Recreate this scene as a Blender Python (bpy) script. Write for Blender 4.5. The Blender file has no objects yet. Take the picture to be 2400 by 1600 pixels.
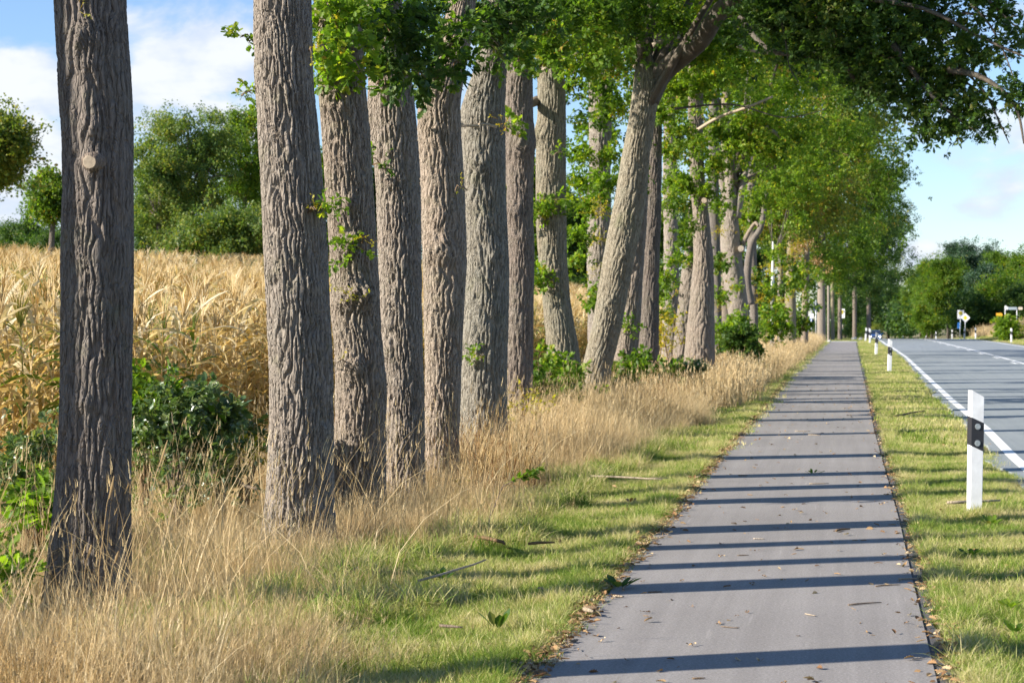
import bpy, bmesh, math, random
import numpy as np
from mathutils import Vector, Matrix, Euler

# ------------------------------------------------------------------ camera, sky, sun, exposure
scene = bpy.context.scene
FPX = 4667.0                         # focal length in pixels of the 2400 px wide photograph (70 mm on 36 mm)
CAM_Z = 1.6
YAW = math.atan(792 / FPX)
PITCH = math.atan(52 / FPX)
cam_d = bpy.data.cameras.new('camera')
cam_d.sensor_width = 36.0
cam_d.lens = 36.0 * FPX / 2400.0
cam_d.clip_start = 0.1
cam_d.clip_end = 6000
cam_d.dof.use_dof = True
cam_d.dof.focus_distance = 13.5
cam_d.dof.aperture_fstop = 7.1
cam = bpy.data.objects.new('camera', cam_d)
cam.location = (0, 0, CAM_Z)
cam.rotation_euler = (math.pi / 2 - PITCH, 0, YAW)
scene.collection.objects.link(cam)
scene.camera = cam

SUN_EL = math.radians(25)
SUN_TRAVEL_AZ = math.radians(26)     # light travels towards +x, turned this much towards +y
sun_dir = Vector((-math.cos(SUN_TRAVEL_AZ) * math.cos(SUN_EL), -math.sin(SUN_TRAVEL_AZ) * math.cos(SUN_EL), math.sin(SUN_EL)))
sl = bpy.data.lights.new('sun', 'SUN')
sl.energy = 5.0
sl.angle = math.radians(0.53)
sl.color = (1.0, 0.93, 0.82)
sun = bpy.data.objects.new('sun', sl)
sun.rotation_euler = sun_dir.to_track_quat('Z', 'Y').to_euler()
sun.location = sun_dir * 200
scene.collection.objects.link(sun)

world = bpy.data.worlds.new('World')
scene.world = world
world.use_nodes = True
wn, wl = world.node_tree.nodes, world.node_tree.links
wn.clear()
w_out = wn.new('ShaderNodeOutputWorld')
w_bg = wn.new('ShaderNodeBackground')
w_bg.inputs['Strength'].default_value = 0.085
w_sky = wn.new('ShaderNodeTexSky')
w_sky.sky_type = 'NISHITA'
w_sky.sun_disc = False
w_sky.sun_elevation = SUN_EL
w_sky.sun_rotation = math.atan2(sun_dir.x, sun_dir.y)
w_sky.altitude = 0
w_sky.air_density = 1.0
w_sky.dust_density = 0.1
w_sky.ozone_density = 2.2


def wmath(op, a, b=None, c=None):
    n = wn.new('ShaderNodeMath'); n.operation = op
    for i, v in enumerate((a, b, c)):
        if v is None: continue
        if isinstance(v, (int, float)): n.inputs[i].default_value = v
        else: wl.new(v, n.inputs[i])
    return n.outputs[0]


def sstep(v, lo, hi):
    n = wn.new('ShaderNodeMapRange'); n.interpolation_type = 'SMOOTHSTEP'
    wl.new(v, n.inputs['Value'])
    n.inputs['From Min'].default_value = lo; n.inputs['From Max'].default_value = hi
    return n.outputs['Result']


w_tc = wn.new('ShaderNodeTexCoord')
w_sep = wn.new('ShaderNodeSeparateXYZ'); wl.new(w_tc.outputs['Generated'], w_sep.inputs[0])
# cloud layer: azimuth and elevation stretched so that clouds lie as flat heaps over the horizon
w_az = wmath('ARCTAN2', w_sep.outputs['X'], w_sep.outputs['Y'])
w_el = wmath('ARCSINE', w_sep.outputs['Z'])
w_cmb = wn.new('ShaderNodeCombineXYZ')
wl.new(wmath('MULTIPLY', w_sep.outputs['X'], 9.0), w_cmb.inputs['X'])
wl.new(wmath('MULTIPLY', w_sep.outputs['Y'], 9.0), w_cmb.inputs['Y'])
wl.new(wmath('MULTIPLY', w_sep.outputs['Z'], 17.0), w_cmb.inputs['Z'])
w_n1 = wn.new('ShaderNodeTexNoise'); w_n1.inputs['Scale'].default_value = 1.25
w_n1.inputs['Detail'].default_value = 9; w_n1.inputs['Roughness'].default_value = 0.56
w_n1.inputs['Distortion'].default_value = 0.25
wl.new(w_cmb.outputs[0], w_n1.inputs['Vector'])
w_n2 = wn.new('ShaderNodeTexNoise'); w_n2.inputs['Scale'].default_value = 4.5
w_n2.inputs['Detail'].default_value = 6
wl.new(w_cmb.outputs[0], w_n2.inputs['Vector'])


def blob(az, el, sa, se, gain):
    a = wmath('DIVIDE', wmath('SUBTRACT', w_az, math.radians(az)), math.radians(sa))
    e = wmath('DIVIDE', wmath('SUBTRACT', w_el, math.radians(el)), math.radians(se))
    r = wmath('ADD', wmath('MULTIPLY', a, a), wmath('MULTIPLY', e, e))
    return wmath('MULTIPLY', wmath('POWER', 2.718, wmath('MULTIPLY', r, -1.0)), gain)


cloud = w_n1.outputs['Fac']
for b in [(-24.0, 6.6, 1.8, 0.95, 0.30), (-19.9, 6.9, 0.7, 0.7, 0.22), (-17.3, 7.2, 1.9, 0.95, 0.32), (-22, 4.6, 6, 1.4, 0.16),
          (-24.5, 2.5, 3, 1.6, 0.2), (4.0, 3.2, 1.7, 1.0, 0.18), (2.0, 1.9, 1.2, .7, 0.12), (4.5, 5.6, 2.5, 1.5, 0.12), (-21, 10.5, 6, 1.5, -0.1)]:
    cloud = wmath('ADD', cloud, blob(*b))
w_mask = wmath('MULTIPLY', sstep(cloud, 0.53, 0.70), wmath('SUBTRACT', 0.93, wmath('MULTIPLY', sstep(w_el, math.radians(11), math.radians(26)), 0.75)))   # heaps low over the horizon, clearer overhead
w_shade = sstep(wmath('ADD', wmath('MULTIPLY', w_n2.outputs['Fac'], 0.7), cloud), 0.90, 1.18)
w_ccol = wn.new('ShaderNodeMix'); w_ccol.data_type = 'RGBA'
wl.new(w_shade, w_ccol.inputs['Factor'])
w_ccol.inputs['A'].default_value = (4.0, 4.5, 5.4, 1)
w_ccol.inputs['B'].default_value = (5.4, 5.55, 5.75, 1)
w_tint = wn.new('ShaderNodeMix'); w_tint.data_type = 'RGBA'; w_tint.blend_type = 'MULTIPLY'
w_tint.inputs['Factor'].default_value = 1.0
w_tint.inputs['B'].default_value = (0.78, 0.87, 1.08, 1)
wl.new(w_sky.outputs[0], w_tint.inputs['A'])
w_mix = wn.new('ShaderNodeMix'); w_mix.data_type = 'RGBA'
wl.new(w_mask, w_mix.inputs['Factor'])
wl.new(w_tint.outputs['Result'], w_mix.inputs['A'])
wl.new(w_ccol.outputs['Result'], w_mix.inputs['B'])
wl.new(w_mix.outputs['Result'], w_bg.inputs['Color'])
wl.new(w_bg.outputs[0], w_out.inputs['Surface'])

scene.view_settings.view_transform = 'Standard'
scene.view_settings.look = 'None'
scene.view_settings.exposure = 1.12
scene.view_settings.gamma = 1.0
scene.view_settings.use_curve_mapping = False
scene.render.engine = 'CYCLES'
scene.cycles.max_bounces = 5
scene.cycles.diffuse_bounces = 2
scene.cycles.transmission_bounces = 3
scene.cycles.transparent_max_bounces = 8

# ------------------------------------------------------------------ helpers
rng = np.random.default_rng(11)
random.seed(5)
ROOT = scene.collection

_f = np.array([-math.sin(YAW) * math.cos(PITCH), math.cos(YAW) * math.cos(PITCH), -math.sin(PITCH)])
_r = np.array([math.cos(YAW), math.sin(YAW), 0.0])
_u = np.cross(_r, _f)


def ray(X, Y):
    """direction of a point given in 2352-px wide coordinates of the survey sheet"""
    x = (X / 0.98 - 1200) / FPX; y = -(Y / 0.98 - 800) / FPX
    return _f + x * _r + y * _u


def at(X, Y, D):
    d = ray(X, Y); p = d * (D / d[1]); p[2] += CAM_Z
    return p


def on_ground(X, Y, z=0.0):
    d = ray(X, Y); p = d * ((z - CAM_Z) / d[2]); p[2] += CAM_Z
    return p


def sheet(X, Y):      # source pixels -> sheet coordinates
    return X * 0.98, Y * 0.98


def in_view(P, margin=0.03):
    v = P - np.array([0, 0, CAM_Z])
    f = v @ _f
    x = (v @ _r) / np.maximum(f, .01); y = (v @ _u) / np.maximum(f, .01)
    lim = 1200 / FPX + margin; limy = 800 / FPX + margin
    return (f > 0.5) & (np.abs(x) < lim + 0.6 / np.maximum(f, .6)) & (np.abs(y) < limy + 1.2 / np.maximum(f, .6))


def mesh_from(name, verts, faces, mat=None, smooth=False, attrs=None):
    me = bpy.data.meshes.new(name)
    verts = np.asarray(verts, dtype=np.float32)
    if isinstance(faces, np.ndarray) and faces.ndim == 2:
        n, k = faces.shape
        me.vertices.add(len(verts)); me.vertices.foreach_set('co', verts.ravel())
        me.loops.add(n * k); me.loops.foreach_set('vertex_index', faces.astype(np.int32).ravel())
        me.polygons.add(n); me.polygons.foreach_set('loop_start', np.arange(0, n * k, k, dtype=np.int32))
        me.polygons.foreach_set('loop_total', np.full(n, k, dtype=np.int32))
        me.update(calc_edges=True); me.validate()
    else:
        me.from_pydata([tuple(map(float, v)) for v in verts], [], [tuple(map(int, f)) for f in faces]); me.update()
    me.polygons.foreach_set('use_smooth', np.full(len(me.polygons), bool(smooth)))
    if attrs:
        for k, v in attrs.items():
            a = me.attributes.new(k, 'FLOAT', 'POINT'); a.data.foreach_set('value', np.asarray(v, dtype=np.float32))
    if mat is not None:
        me.materials.append(mat)
    return me


def put(name, me, parent=None, kind=None):
    o = bpy.data.objects.new(name, me); ROOT.objects.link(o)
    if parent is not None:
        o.parent = parent
    if kind: o['kind'] = kind
    return o


def tag(o, label=None, cat=None, group=None, kind=None):
    if label: o['label'] = label
    if cat: o['category'] = cat
    if group: o['group'] = group
    if kind: o['kind'] = kind
    return o


def empty(name, loc, label, cat, group=None):
    o = bpy.data.objects.new(name, None); o.empty_display_size = 0.3
    o.location = loc; ROOT.objects.link(o)
    return tag(o, label, cat, group)


class MB:
    """collects simple shapes into one mesh"""
    def __init__(s): s.v = []; s.f = []; s.t = []
    def add(s, v, f, t=0.0):
        b = len(s.v); s.v.extend([tuple(p) for p in v]); s.f.extend([tuple(i + b for i in q) for q in f]); s.t.extend([t] * len(v))
    def box(s, c, h, rz=0.0):
        cs, sn = math.cos(rz), math.sin(rz); v = []
        for dz in (-1, 1):
            for dx, dy in ((-1, -1), (1, -1), (1, 1), (-1, 1)):
                x, y = dx * h[0], dy * h[1]
                v.append((c[0] + x * cs - y * sn, c[1] + x * sn + y * cs, c[2] + dz * h[2]))
        s.add(v, [(0, 3, 2, 1), (4, 5, 6, 7), (0, 1, 5, 4), (1, 2, 6, 5), (2, 3, 7, 6), (3, 0, 4, 7)])
    def tube(s, pts, rad, n=6, t=0.0, cap=True):
        pts = [Vector(p) for p in pts]
        if not hasattr(rad, '__len__'): rad = [rad] * len(pts)
        v = []; ref = None
        for i, p in enumerate(pts):
            d = (pts[min(i + 1, len(pts) - 1)] - pts[max(i - 1, 0)])
            d = d.normalized() if d.length > 1e-9 else Vector((0, 0, 1))
            if ref is None:
                ref = Vector((1, 0, 0)) if abs(d.x) < 0.8 else Vector((0, 1, 0))
            a = (ref - d * ref.dot(d)).normalized(); ref = a; b = d.cross(a)
            for k in range(n):
                w = 2 * math.pi * k / n
                v.append(p + (a * math.cos(w) + b * math.sin(w)) * rad[i])
        f = []
        for i in range(len(pts) - 1):
            for k in range(n):
                f.append((i * n + k, i * n + (k + 1) % n, (i + 1) * n + (k + 1) % n, (i + 1) * n + k))
        if cap:
            f.append(tuple(reversed(range(n)))); f.append(tuple((len(pts) - 1) * n + k for k in range(n)))
        s.add(v, f, t)
    def prism(s, poly, y0, y1, axis='y'):
        n = len(poly)
        if axis == 'y': v = [(a, y0, b) for a, b in poly] + [(a, y1, b) for a, b in poly]
        elif axis == 'z': v = [(a, b, y0) for a, b in poly] + [(a, b, y1) for a, b in poly]
        else: v = [(y0, a, b) for a, b in poly] + [(y1, a, b) for a, b in poly]
        f = [tuple(range(n)), tuple(reversed(range(n, 2 * n)))] + [(i, (i + 1) % n, n + (i + 1) % n, n + i)[::-1] for i in range(n)]
        s.add(v, f)
    def mesh(s, name, mat, smooth=False):
        me = mesh_from(name, s.v, s.f, mat, smooth, {'tint': s.t})
        return me
    def build(s, name, mat, parent=None, smooth=False, kind=None):
        me = s.mesh(name, mat, smooth)
        bm = bmesh.new(); bm.from_mesh(me); bmesh.ops.recalc_face_normals(bm, faces=bm.faces); bm.to_mesh(me); bm.free()
        return put(name, me, parent, kind)


# ------------------------------------------------------------------ materials
def new_mat(name):
    m = bpy.data.materials.new(name); m.use_nodes = True
    m.node_tree.nodes.clear()
    return m, m.node_tree.nodes, m.node_tree.links


def ramp(nodes, links, fac, stops, interp='LINEAR'):
    r = nodes.new('ShaderNodeValToRGB'); r.color_ramp.interpolation = interp
    el = r.color_ramp.elements
    while len(el) > 1: el.remove(el[-1])
    el[0].position = stops[0][0]; el[0].color = (*stops[0][1], 1)
    for p, c in stops[1:]:
        e = el.new(p); e.color = (*c, 1)
    if fac is not None: links.new(fac, r.inputs[0])
    return r.outputs['Color']


def noise(nodes, links, vec, scale, detail=4, rough=0.5, dist=0.0):
    n = nodes.new('ShaderNodeTexNoise'); n.inputs['Scale'].default_value = scale
    n.inputs['Detail'].default_value = detail; n.inputs['Roughness'].default_value = rough
    n.inputs['Distortion'].default_value = dist
    if vec is not None: links.new(vec, n.inputs['Vector'])
    return n.outputs['Fac']


def mathn(nodes, links, op, a, b=None, clamp=False):
    n = nodes.new('ShaderNodeMath'); n.operation = op; n.use_clamp = clamp
    for i, v in enumerate((a, b)):
        if v is None: continue
        if isinstance(v, (int, float)): n.inputs[i].default_value = v
        else: links.new(v, n.inputs[i])
    return n.outputs[0]


def mixc(nodes, links, fac, a, b, blend='MIX'):
    n = nodes.new('ShaderNodeMix'); n.data_type = 'RGBA'; n.blend_type = blend
    for s, v in (('Factor', fac), ('A', a), ('B', b)):
        if isinstance(v, (int, float)): n.inputs[s].default_value = v
        elif isinstance(v, tuple): n.inputs[s].default_value = (*v, 1)
        else: links.new(v, n.inputs[s])
    return n.outputs['Result']


def simple(name, col, rough=0.6, var=0.12, nscale=8.0, metal=0.0, bump=0.0):
    m, n, l = new_mat(name)
    out = n.new('ShaderNodeOutputMaterial'); b = n.new('ShaderNodeBsdfPrincipled')
    tc = n.new('ShaderNodeTexCoord')
    f = noise(n, l, tc.outputs['Object'], nscale, 5, 0.6)
    c = ramp(n, l, f, [(0.3, tuple(x * (1 - var) for x in col)), (0.7, tuple(min(1, x * (1 + var)) for x in col))])
    l.new(c, b.inputs['Base Color']); b.inputs['Roughness'].default_value = rough; b.inputs['Metallic'].default_value = metal
    if bump:
        bp = n.new('ShaderNodeBump'); bp.inputs['Strength'].default_value = bump; bp.inputs['Distance'].default_value = 0.01
        l.new(f, bp.inputs['Height']); l.new(bp.outputs[0], b.inputs['Normal'])
    l.new(b.outputs[0], out.inputs[0])
    return m


def foliage_mat(name, stops, trans=0.4, patch_scale=0.6, patch=0.5, rough=0.5, gloss=0.35, tr_tint=(1.9, 1.95, 0.7)):
    """leaf or blade colour from instance random, per-blade tint and a slow world-space patch noise"""
    m, n, l = new_mat(name)
    out = n.new('ShaderNodeOutputMaterial'); b = n.new('ShaderNodeBsdfPrincipled')
    oi = n.new('ShaderNodeObjectInfo')
    at_ = n.new('ShaderNodeAttribute'); at_.attribute_name = 'tint'
    p = noise(n, l, oi.outputs['Location'], patch_scale, 3, 0.55)
    p = mathn(n, l, 'MULTIPLY', mathn(n, l, 'SUBTRACT', p, 0.5), 2.4 * patch)
    f = mathn(n, l, 'ADD', mathn(n, l, 'MULTIPLY', oi.outputs['Random'], 0.34), mathn(n, l, 'MULTIPLY', at_.outputs['Fac'], 0.66))
    f = mathn(n, l, 'ADD', f, p, True)
    c = ramp(n, l, f, stops)
    l.new(c, b.inputs['Base Color']); b.inputs['Roughness'].default_value = rough
    b.inputs['Specular IOR Level'].default_value = gloss
    t = n.new('ShaderNodeBsdfTranslucent')
    l.new(mixc(n, l, 1.0, c, tr_tint, 'MULTIPLY'), t.inputs['Color'])
    mx = n.new('ShaderNodeMixShader'); mx.inputs[0].default_value = trans
    l.new(b.outputs[0], mx.inputs[1]); l.new(t.outputs[0], mx.inputs[2]); l.new(mx.outputs[0], out.inputs[0])
    return m


M = {}
HAZE = 0.0
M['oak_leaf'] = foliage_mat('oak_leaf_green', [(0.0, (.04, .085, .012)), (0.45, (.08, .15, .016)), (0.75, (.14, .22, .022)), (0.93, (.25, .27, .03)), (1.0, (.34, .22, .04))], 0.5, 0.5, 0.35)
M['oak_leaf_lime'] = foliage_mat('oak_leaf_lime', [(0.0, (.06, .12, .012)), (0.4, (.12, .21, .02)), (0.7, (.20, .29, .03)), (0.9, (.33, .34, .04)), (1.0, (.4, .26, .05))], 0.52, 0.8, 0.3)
M['oak_leaf_dark'] = foliage_mat('oak_leaf_dark', [(0.0, (.025, .06, .016)), (0.5, (.05, .105, .022)), (0.85, (.095, .155, .026)), (1.0, (.2, .2, .04))], 0.4, 0.5, 0.3)  # darker leaf colour; on the near tufts it carries painted-in shade
M['autumn_leaf'] = foliage_mat('autumn_leaf', [(0.0, (.06, .11, .018)), (0.4, (.13, .18, .03)), (0.75, (.24, .25, .04)), (1.0, (.33, .2, .04))], 0.4, 0.25, 0.35)
M['bg_leaf'] = foliage_mat('oak_leaf_yellowing', [(0.0, (.045, .10, .028)), (0.4, (.10, .165, .04)), (0.75, (.20, .24, .05)), (1.0, (.32, .26, .05))], 0.4, 0.25, 0.3)
M['rusty_leaf'] = foliage_mat('rusty_leaf', [(0.0, (.2, .17, .07)), (0.5, (.34, .22, .11)), (1.0, (.42, .24, .14))], 0.35, 0.25, 0.2)
M['pine_leaf'] = foliage_mat('pine_needles', [(0.0, (.02, .05, .025)), (0.6, (.04, .085, .04)), (1.0, (.07, .11, .05))], 0.2, 0.3, 0.2)
M['yellow_leaf'] = foliage_mat('yellow_leaf', [(0.0, (.2, .24, .03)), (0.6, (.4, .36, .03)), (1.0, (.5, .3, .03))], 0.45, 0.3, 0.2)
M['pale_leaf'] = foliage_mat('pale_oak_leaf', [(0.0, (.05, .10, .03)), (0.5, (.10, .16, .06)), (1.0, (.20, .22, .06))], 0.3, 1.2, 0.3, 0.35, 0.6)
M['grass'] = foliage_mat('short_grass', [(0.0, (.11, .20, .02)), (0.22, (.19, .29, .035)), (0.42, (.33, .38, .08)), (0.6, (.50, .46, .20)), (1.0, (.66, .56, .32))], 0.35, 1.6, 0.95, 0.6, 0.25, (1.15, 1.2, .6))
M['hay'] = foliage_mat('dry_grass', [(0.0, (.36, .25, .12)), (0.4, (.58, .43, .22)), (0.75, (.74, .59, .34)), (1.0, (.84, .71, .46))], 0.35, 0.9, 0.3, 0.55, 0.3, (1.1, 1.0, .8))
M['rustweed'] = foliage_mat('dry_weed', [(0.0, (.16, .07, .03)), (0.5, (.28, .15, .06)), (1.0, (.4, .3, .12))], 0.25, 0.9, 0.2, 0.6, 0.2, (1.1, 1.0, .8))
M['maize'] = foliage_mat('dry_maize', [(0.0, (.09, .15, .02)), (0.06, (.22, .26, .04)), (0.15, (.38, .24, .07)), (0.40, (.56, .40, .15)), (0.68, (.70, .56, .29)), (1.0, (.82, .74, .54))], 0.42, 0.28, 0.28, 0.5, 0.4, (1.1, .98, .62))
M['maize_green'] = foliage_mat('green_maize', [(0.0, (.06, .14, .015)), (0.5, (.14, .22, .03)), (0.8, (.4, .36, .1)), (1.0, (.6, .42, .16))], 0.4, 0.4, 0.15, 0.45, 0.4, (1.2, 1.2, .5))
M['litter'] = foliage_mat('leaf_litter', [(0.0, (.10, .05, .025)), (0.4, (.24, .13, .06)), (0.75, (.36, .24, .12)), (1.0, (.5, .4, .26))], 0.05, 2.0, 0.2, 0.8, 0.2)


def bark_mat(name, light, dark, lichen=0.25, scale=1.0, bump=1.0):
    m, n, l = new_mat(name)
    out = n.new('ShaderNodeOutputMaterial'); b = n.new('ShaderNodeBsdfPrincipled')
    tc = n.new('ShaderNodeTexCoord'); mp = n.new('ShaderNodeMapping')
    mp.inputs['Scale'].default_value = (1, 1, 0.22)
    l.new(tc.outputs['Object'], mp.inputs['Vector'])
    wv = n.new('ShaderNodeTexNoise'); wv.inputs['Scale'].default_value = 9; l.new(tc.outputs['Object'], wv.inputs['Vector'])
    add = n.new('ShaderNodeMix'); add.data_type = 'RGBA'; add.blend_type = 'ADD'; add.inputs['Factor'].default_value = 0.05
    l.new(mp.outputs[0], add.inputs['A']); l.new(wv.outputs['Color'], add.inputs['B'])
    v = n.new('ShaderNodeTexVoronoi'); v.feature = 'DISTANCE_TO_EDGE'; v.inputs['Scale'].default_value = 42 * scale
    l.new(add.outputs['Result'], v.inputs['Vector'])
    edge = n.new('ShaderNodeMapRange'); l.new(v.outputs['Distance'], edge.inputs['Value'])
    edge.inputs['From Max'].default_value = 0.18
    f1 = noise(n, l, mp.outputs[0], 70 * scale, 6, 0.65)
    f2 = noise(n, l, tc.outputs['Object'], 3.0, 4, 0.6)
    f3 = noise(n, l, tc.outputs['Object'], 160, 3, 0.6)
    c = ramp(n, l, f1, [(0.25, dark), (0.7, light)])
    c = mixc(n, l, mathn(n, l, 'MULTIPLY', mathn(n, l, 'SUBTRACT', f2, 0.45, True), 3.0 * lichen, True), c, (.24, .25, .20))
    c = mixc(n, l, mathn(n, l, 'MULTIPLY', mathn(n, l, 'GREATER_THAN', f3, 0.66), 0.35), c, (.38, .37, .33))
    oi = n.new('ShaderNodeObjectInfo')      # trees differ: some greyer, some browner, with mossy smears low and on bosses
    hs = n.new('ShaderNodeHueSaturation'); l.new(c, hs.inputs['Color'])
    mr = n.new('ShaderNodeMapRange'); l.new(oi.outputs['Random'], mr.inputs['Value']); mr.inputs['To Min'].default_value = .75; mr.inputs['To Max'].default_value = 1.25
    l.new(mr.outputs[0], hs.inputs['Saturation'])
    mr2 = n.new('ShaderNodeMapRange'); l.new(mathn(n, l, 'FRACT', mathn(n, l, 'MULTIPLY', oi.outputs['Random'], 7.3)), mr2.inputs['Value']); mr2.inputs['To Min'].default_value = .97; mr2.inputs['To Max'].default_value = 1.2
    l.new(mr2.outputs[0], hs.inputs['Value'])
    f5 = noise(n, l, tc.outputs['Object'], 1.7, 6, 0.7)
    c = mixc(n, l, mathn(n, l, 'MULTIPLY', mathn(n, l, 'SUBTRACT', f5, 0.56, True), 3.5, True), hs.outputs['Color'], (.15, .16, .075))
    l.new(c, b.inputs['Base Color']); b.inputs['Roughness'].default_value = 0.92; b.inputs['Specular IOR Level'].default_value = 0.15
    h = mathn(n, l, 'ADD', mathn(n, l, 'MULTIPLY', edge.outputs['Result'], 0.55), mathn(n, l, 'MULTIPLY', f1, 0.6))
    bp = n.new('ShaderNodeBump'); bp.inputs['Strength'].default_value = 0.9; bp.inputs['Distance'].default_value = 0.018 * bump
    l.new(h, bp.inputs['Height']); l.new(bp.outputs[0], b.inputs['Normal']); l.new(b.outputs[0], out.inputs[0])
    return m


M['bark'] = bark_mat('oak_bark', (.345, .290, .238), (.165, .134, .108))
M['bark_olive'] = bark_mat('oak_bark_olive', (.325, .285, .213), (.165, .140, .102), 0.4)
M['bark_shaded'] = bark_mat('oak_bark_shaded', (.235, .195, .165), (.11, .09, .075))  # darker copy of the oak bark, shade on the trunks put into its colour
M['branch'] = bark_mat('branch_bark', (.17, .14, .11), (.08, .065, .05), 0.3, 1.5)
M['deadwood'] = bark_mat('pale_dead_wood', (.46, .38, .29), (.28, .22, .16), 0.1, 1.5, 0.4)
M['twig'] = bark_mat('twig_bark', (.24, .17, .11), (.12, .08, .05), 0.1, 2.5, 0.3)
M['birch'] = simple('birch_bark', (.72, .72, .70), .7, .25, 6)
M['wood_cut'] = simple('sawn_wood', (.30, .24, .17), .8, .35, 22, 0, .4)
M['white_plastic'] = simple('white_plastic', (.66, .67, .68), .4, .12, 9)
M['black_plastic'] = simple('black_plastic', (.018, .018, .022), .4, .2, 14)
M['reflector'] = simple('grey_reflector', (.30, .33, .34), .3, .25, 60, 0.3)
M['steel'] = simple('galvanised_steel', (.50, .53, .53), .45, .12, 20, 0.3)
M['sign_white'] = simple('sign_white', (.80, .80, .80), .45, .04, 9)
M['sign_yellow'] = simple('sign_yellow', (.80, .56, .03), .45, .06, 9)
M['sign_green'] = simple('sign_green', (.02, .16, .06), .45, .06, 9)
M['sign_blue'] = simple('sign_blue', (.02, .14, .42), .45, .08, 9)
M['sign_orange'] = simple('sign_orange', (.85, .40, .03), .45, .08, 9)
M['sign_dark'] = simple('dark_sign_back', (.035, .05, .08), .5, .15, 9)
M['dark_wood'] = simple('dark_post', (.05, .055, .07), .7, .2, 9)
M['sign_cream'] = simple('cream_sign', (.60, .53, .42), .5, .08, 9)
M['sign_grey'] = simple('grey_blue_sign', (.34, .41, .45), .5, .08, 9)
M['stone'] = simple('pale_stone', (.5, .48, .45), .8, .2, 9, 0, .3)
M['car_paint'] = simple('blue_car_paint', (.03, .08, .22), .25, .1, 3)
M['car_glass'] = simple('car_glass', (.02, .03, .05), .08, .1, 3)
M['rubber'] = simple('tyre_rubber', (.02, .02, .02), .8, .1, 3)
M['grille'] = simple('dark_grille', (.03, .03, .035), .5, .1, 3)
m_, n_, l_ = new_mat('lit_headlight')
o_ = n_.new('ShaderNodeOutputMaterial'); e_ = n_.new('ShaderNodeEmission'); e_.inputs['Strength'].default_value = 5; e_.inputs['Color'].default_value = (1, .97, .9, 1)
l_.new(e_.outputs[0], o_.inputs[0]); M['headlight'] = m_


def asphalt(name, c0, c1, grit, streak, spots=(.55, .54, .5)):
    m, n, l = new_mat(name)
    out = n.new('ShaderNodeOutputMaterial'); b = n.new('ShaderNodeBsdfPrincipled')
    tc = n.new('ShaderNodeTexCoord')
    big = noise(n, l, tc.outputs['Object'], 0.55, 5, 0.6)
    mp = n.new('ShaderNodeMapping'); mp.inputs['Scale'].default_value = (5.5, 0.10, 1); l.new(tc.outputs['Object'], mp.inputs['Vector'])
    st = noise(n, l, mp.outputs[0], 1.6, 5, 0.6)
    fine = noise(n, l, tc.outputs['Object'], grit, 4, 0.7)
    f = mathn(n, l, 'ADD', mathn(n, l, 'MULTIPLY', big, 0.5), mathn(n, l, 'MULTIPLY', st, 0.5))
    c = ramp(n, l, f, [(0.36, c0), (0.64, c1)])
    c = mixc(n, l, 0.55, c, ramp(n, l, fine, [(0.32, (.26, .26, .26)), (0.5, (.5, .5, .5)), (0.68, (.76, .76, .76))]), 'OVERLAY')
    v = n.new('ShaderNodeTexVoronoi'); v.inputs['Scale'].default_value = 55; l.new(tc.outputs['Object'], v.inputs['Vector'])
    sp = mathn(n, l, 'MULTIPLY', mathn(n, l, 'LESS_THAN', v.outputs['Distance'], 0.13), 0.45)
    c = mixc(n, l, sp, c, spots)
    # faint pale tyre scuffs running along the way
    mp2 = n.new('ShaderNodeMapping'); mp2.inputs['Scale'].default_value = (9, 0.35, 1); mp2.inputs['Rotation'].default_value = (0, 0, 0.06); l.new(tc.outputs['Object'], mp2.inputs['Vector'])
    sc = noise(n, l, mp2.outputs[0], 3.0, 3, 0.5)
    c = mixc(n, l, mathn(n, l, 'MULTIPLY', mathn(n, l, 'SUBTRACT', sc, 0.66, True), streak, True), c, tuple(min(1, x * 1.7) for x in c1))
    l.new(c, b.inputs['Base Color']); b.inputs['Roughness'].default_value = 0.85; b.inputs['Specular IOR Level'].default_value = 0.35
    bp = n.new('ShaderNodeBump'); bp.inputs['Strength'].default_value = 0.35; bp.inputs['Distance'].default_value = 0.004
    l.new(fine, bp.inputs['Height']); l.new(bp.outputs[0], b.inputs['Normal']); l.new(b.outputs[0], out.inputs[0])
    return m


M['path'] = asphalt('path_asphalt', (.218, .200, .186), (.288, .266, .249), 75, 3.0)
M['path_edge'] = asphalt('dark_path_edge', (.07, .07, .075), (.12, .115, .115), 110, 0)
M['road'] = asphalt('road_asphalt', (.21, .235, .245), (.28, .305, .31), 90, 2.0)
M['paint'] = simple('road_paint', (.78, .78, .76), .6, .12, 12, 0, .2)
M['junction'] = asphalt('pale_junction', (.38, .37, .36), (.45, .44, .42), 60, 0)

m, n, l = new_mat('ground_soil')
out = n.new('ShaderNodeOutputMaterial'); b = n.new('ShaderNodeBsdfPrincipled'); tc = n.new('ShaderNodeTexCoord')
f1 = noise(n, l, tc.outputs['Object'], 1.3, 6, 0.65); f2 = noise(n, l, tc.outputs['Object'], 38, 5, 0.7)
f = mathn(n, l, 'ADD', mathn(n, l, 'MULTIPLY', f1, 0.6), mathn(n, l, 'MULTIPLY', f2, 0.4))
c = ramp(n, l, f, [(0.30, (.07, .085, .025)), (0.45, (.13, .13, .04)), (0.56, (.24, .19, .10)), (0.72, (.33, .27, .16))])
l.new(c, b.inputs['Base Color']); b.inputs['Roughness'].default_value = 0.95
bp = n.new('ShaderNodeBump'); bp.inputs['Strength'].default_value = 0.8; bp.inputs['Distance'].default_value = 0.03
l.new(f2, bp.inputs['Height']); l.new(bp.outputs[0], b.inputs['Normal']); l.new(b.outputs[0], out.inputs[0])
M['ground'] = m

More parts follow.
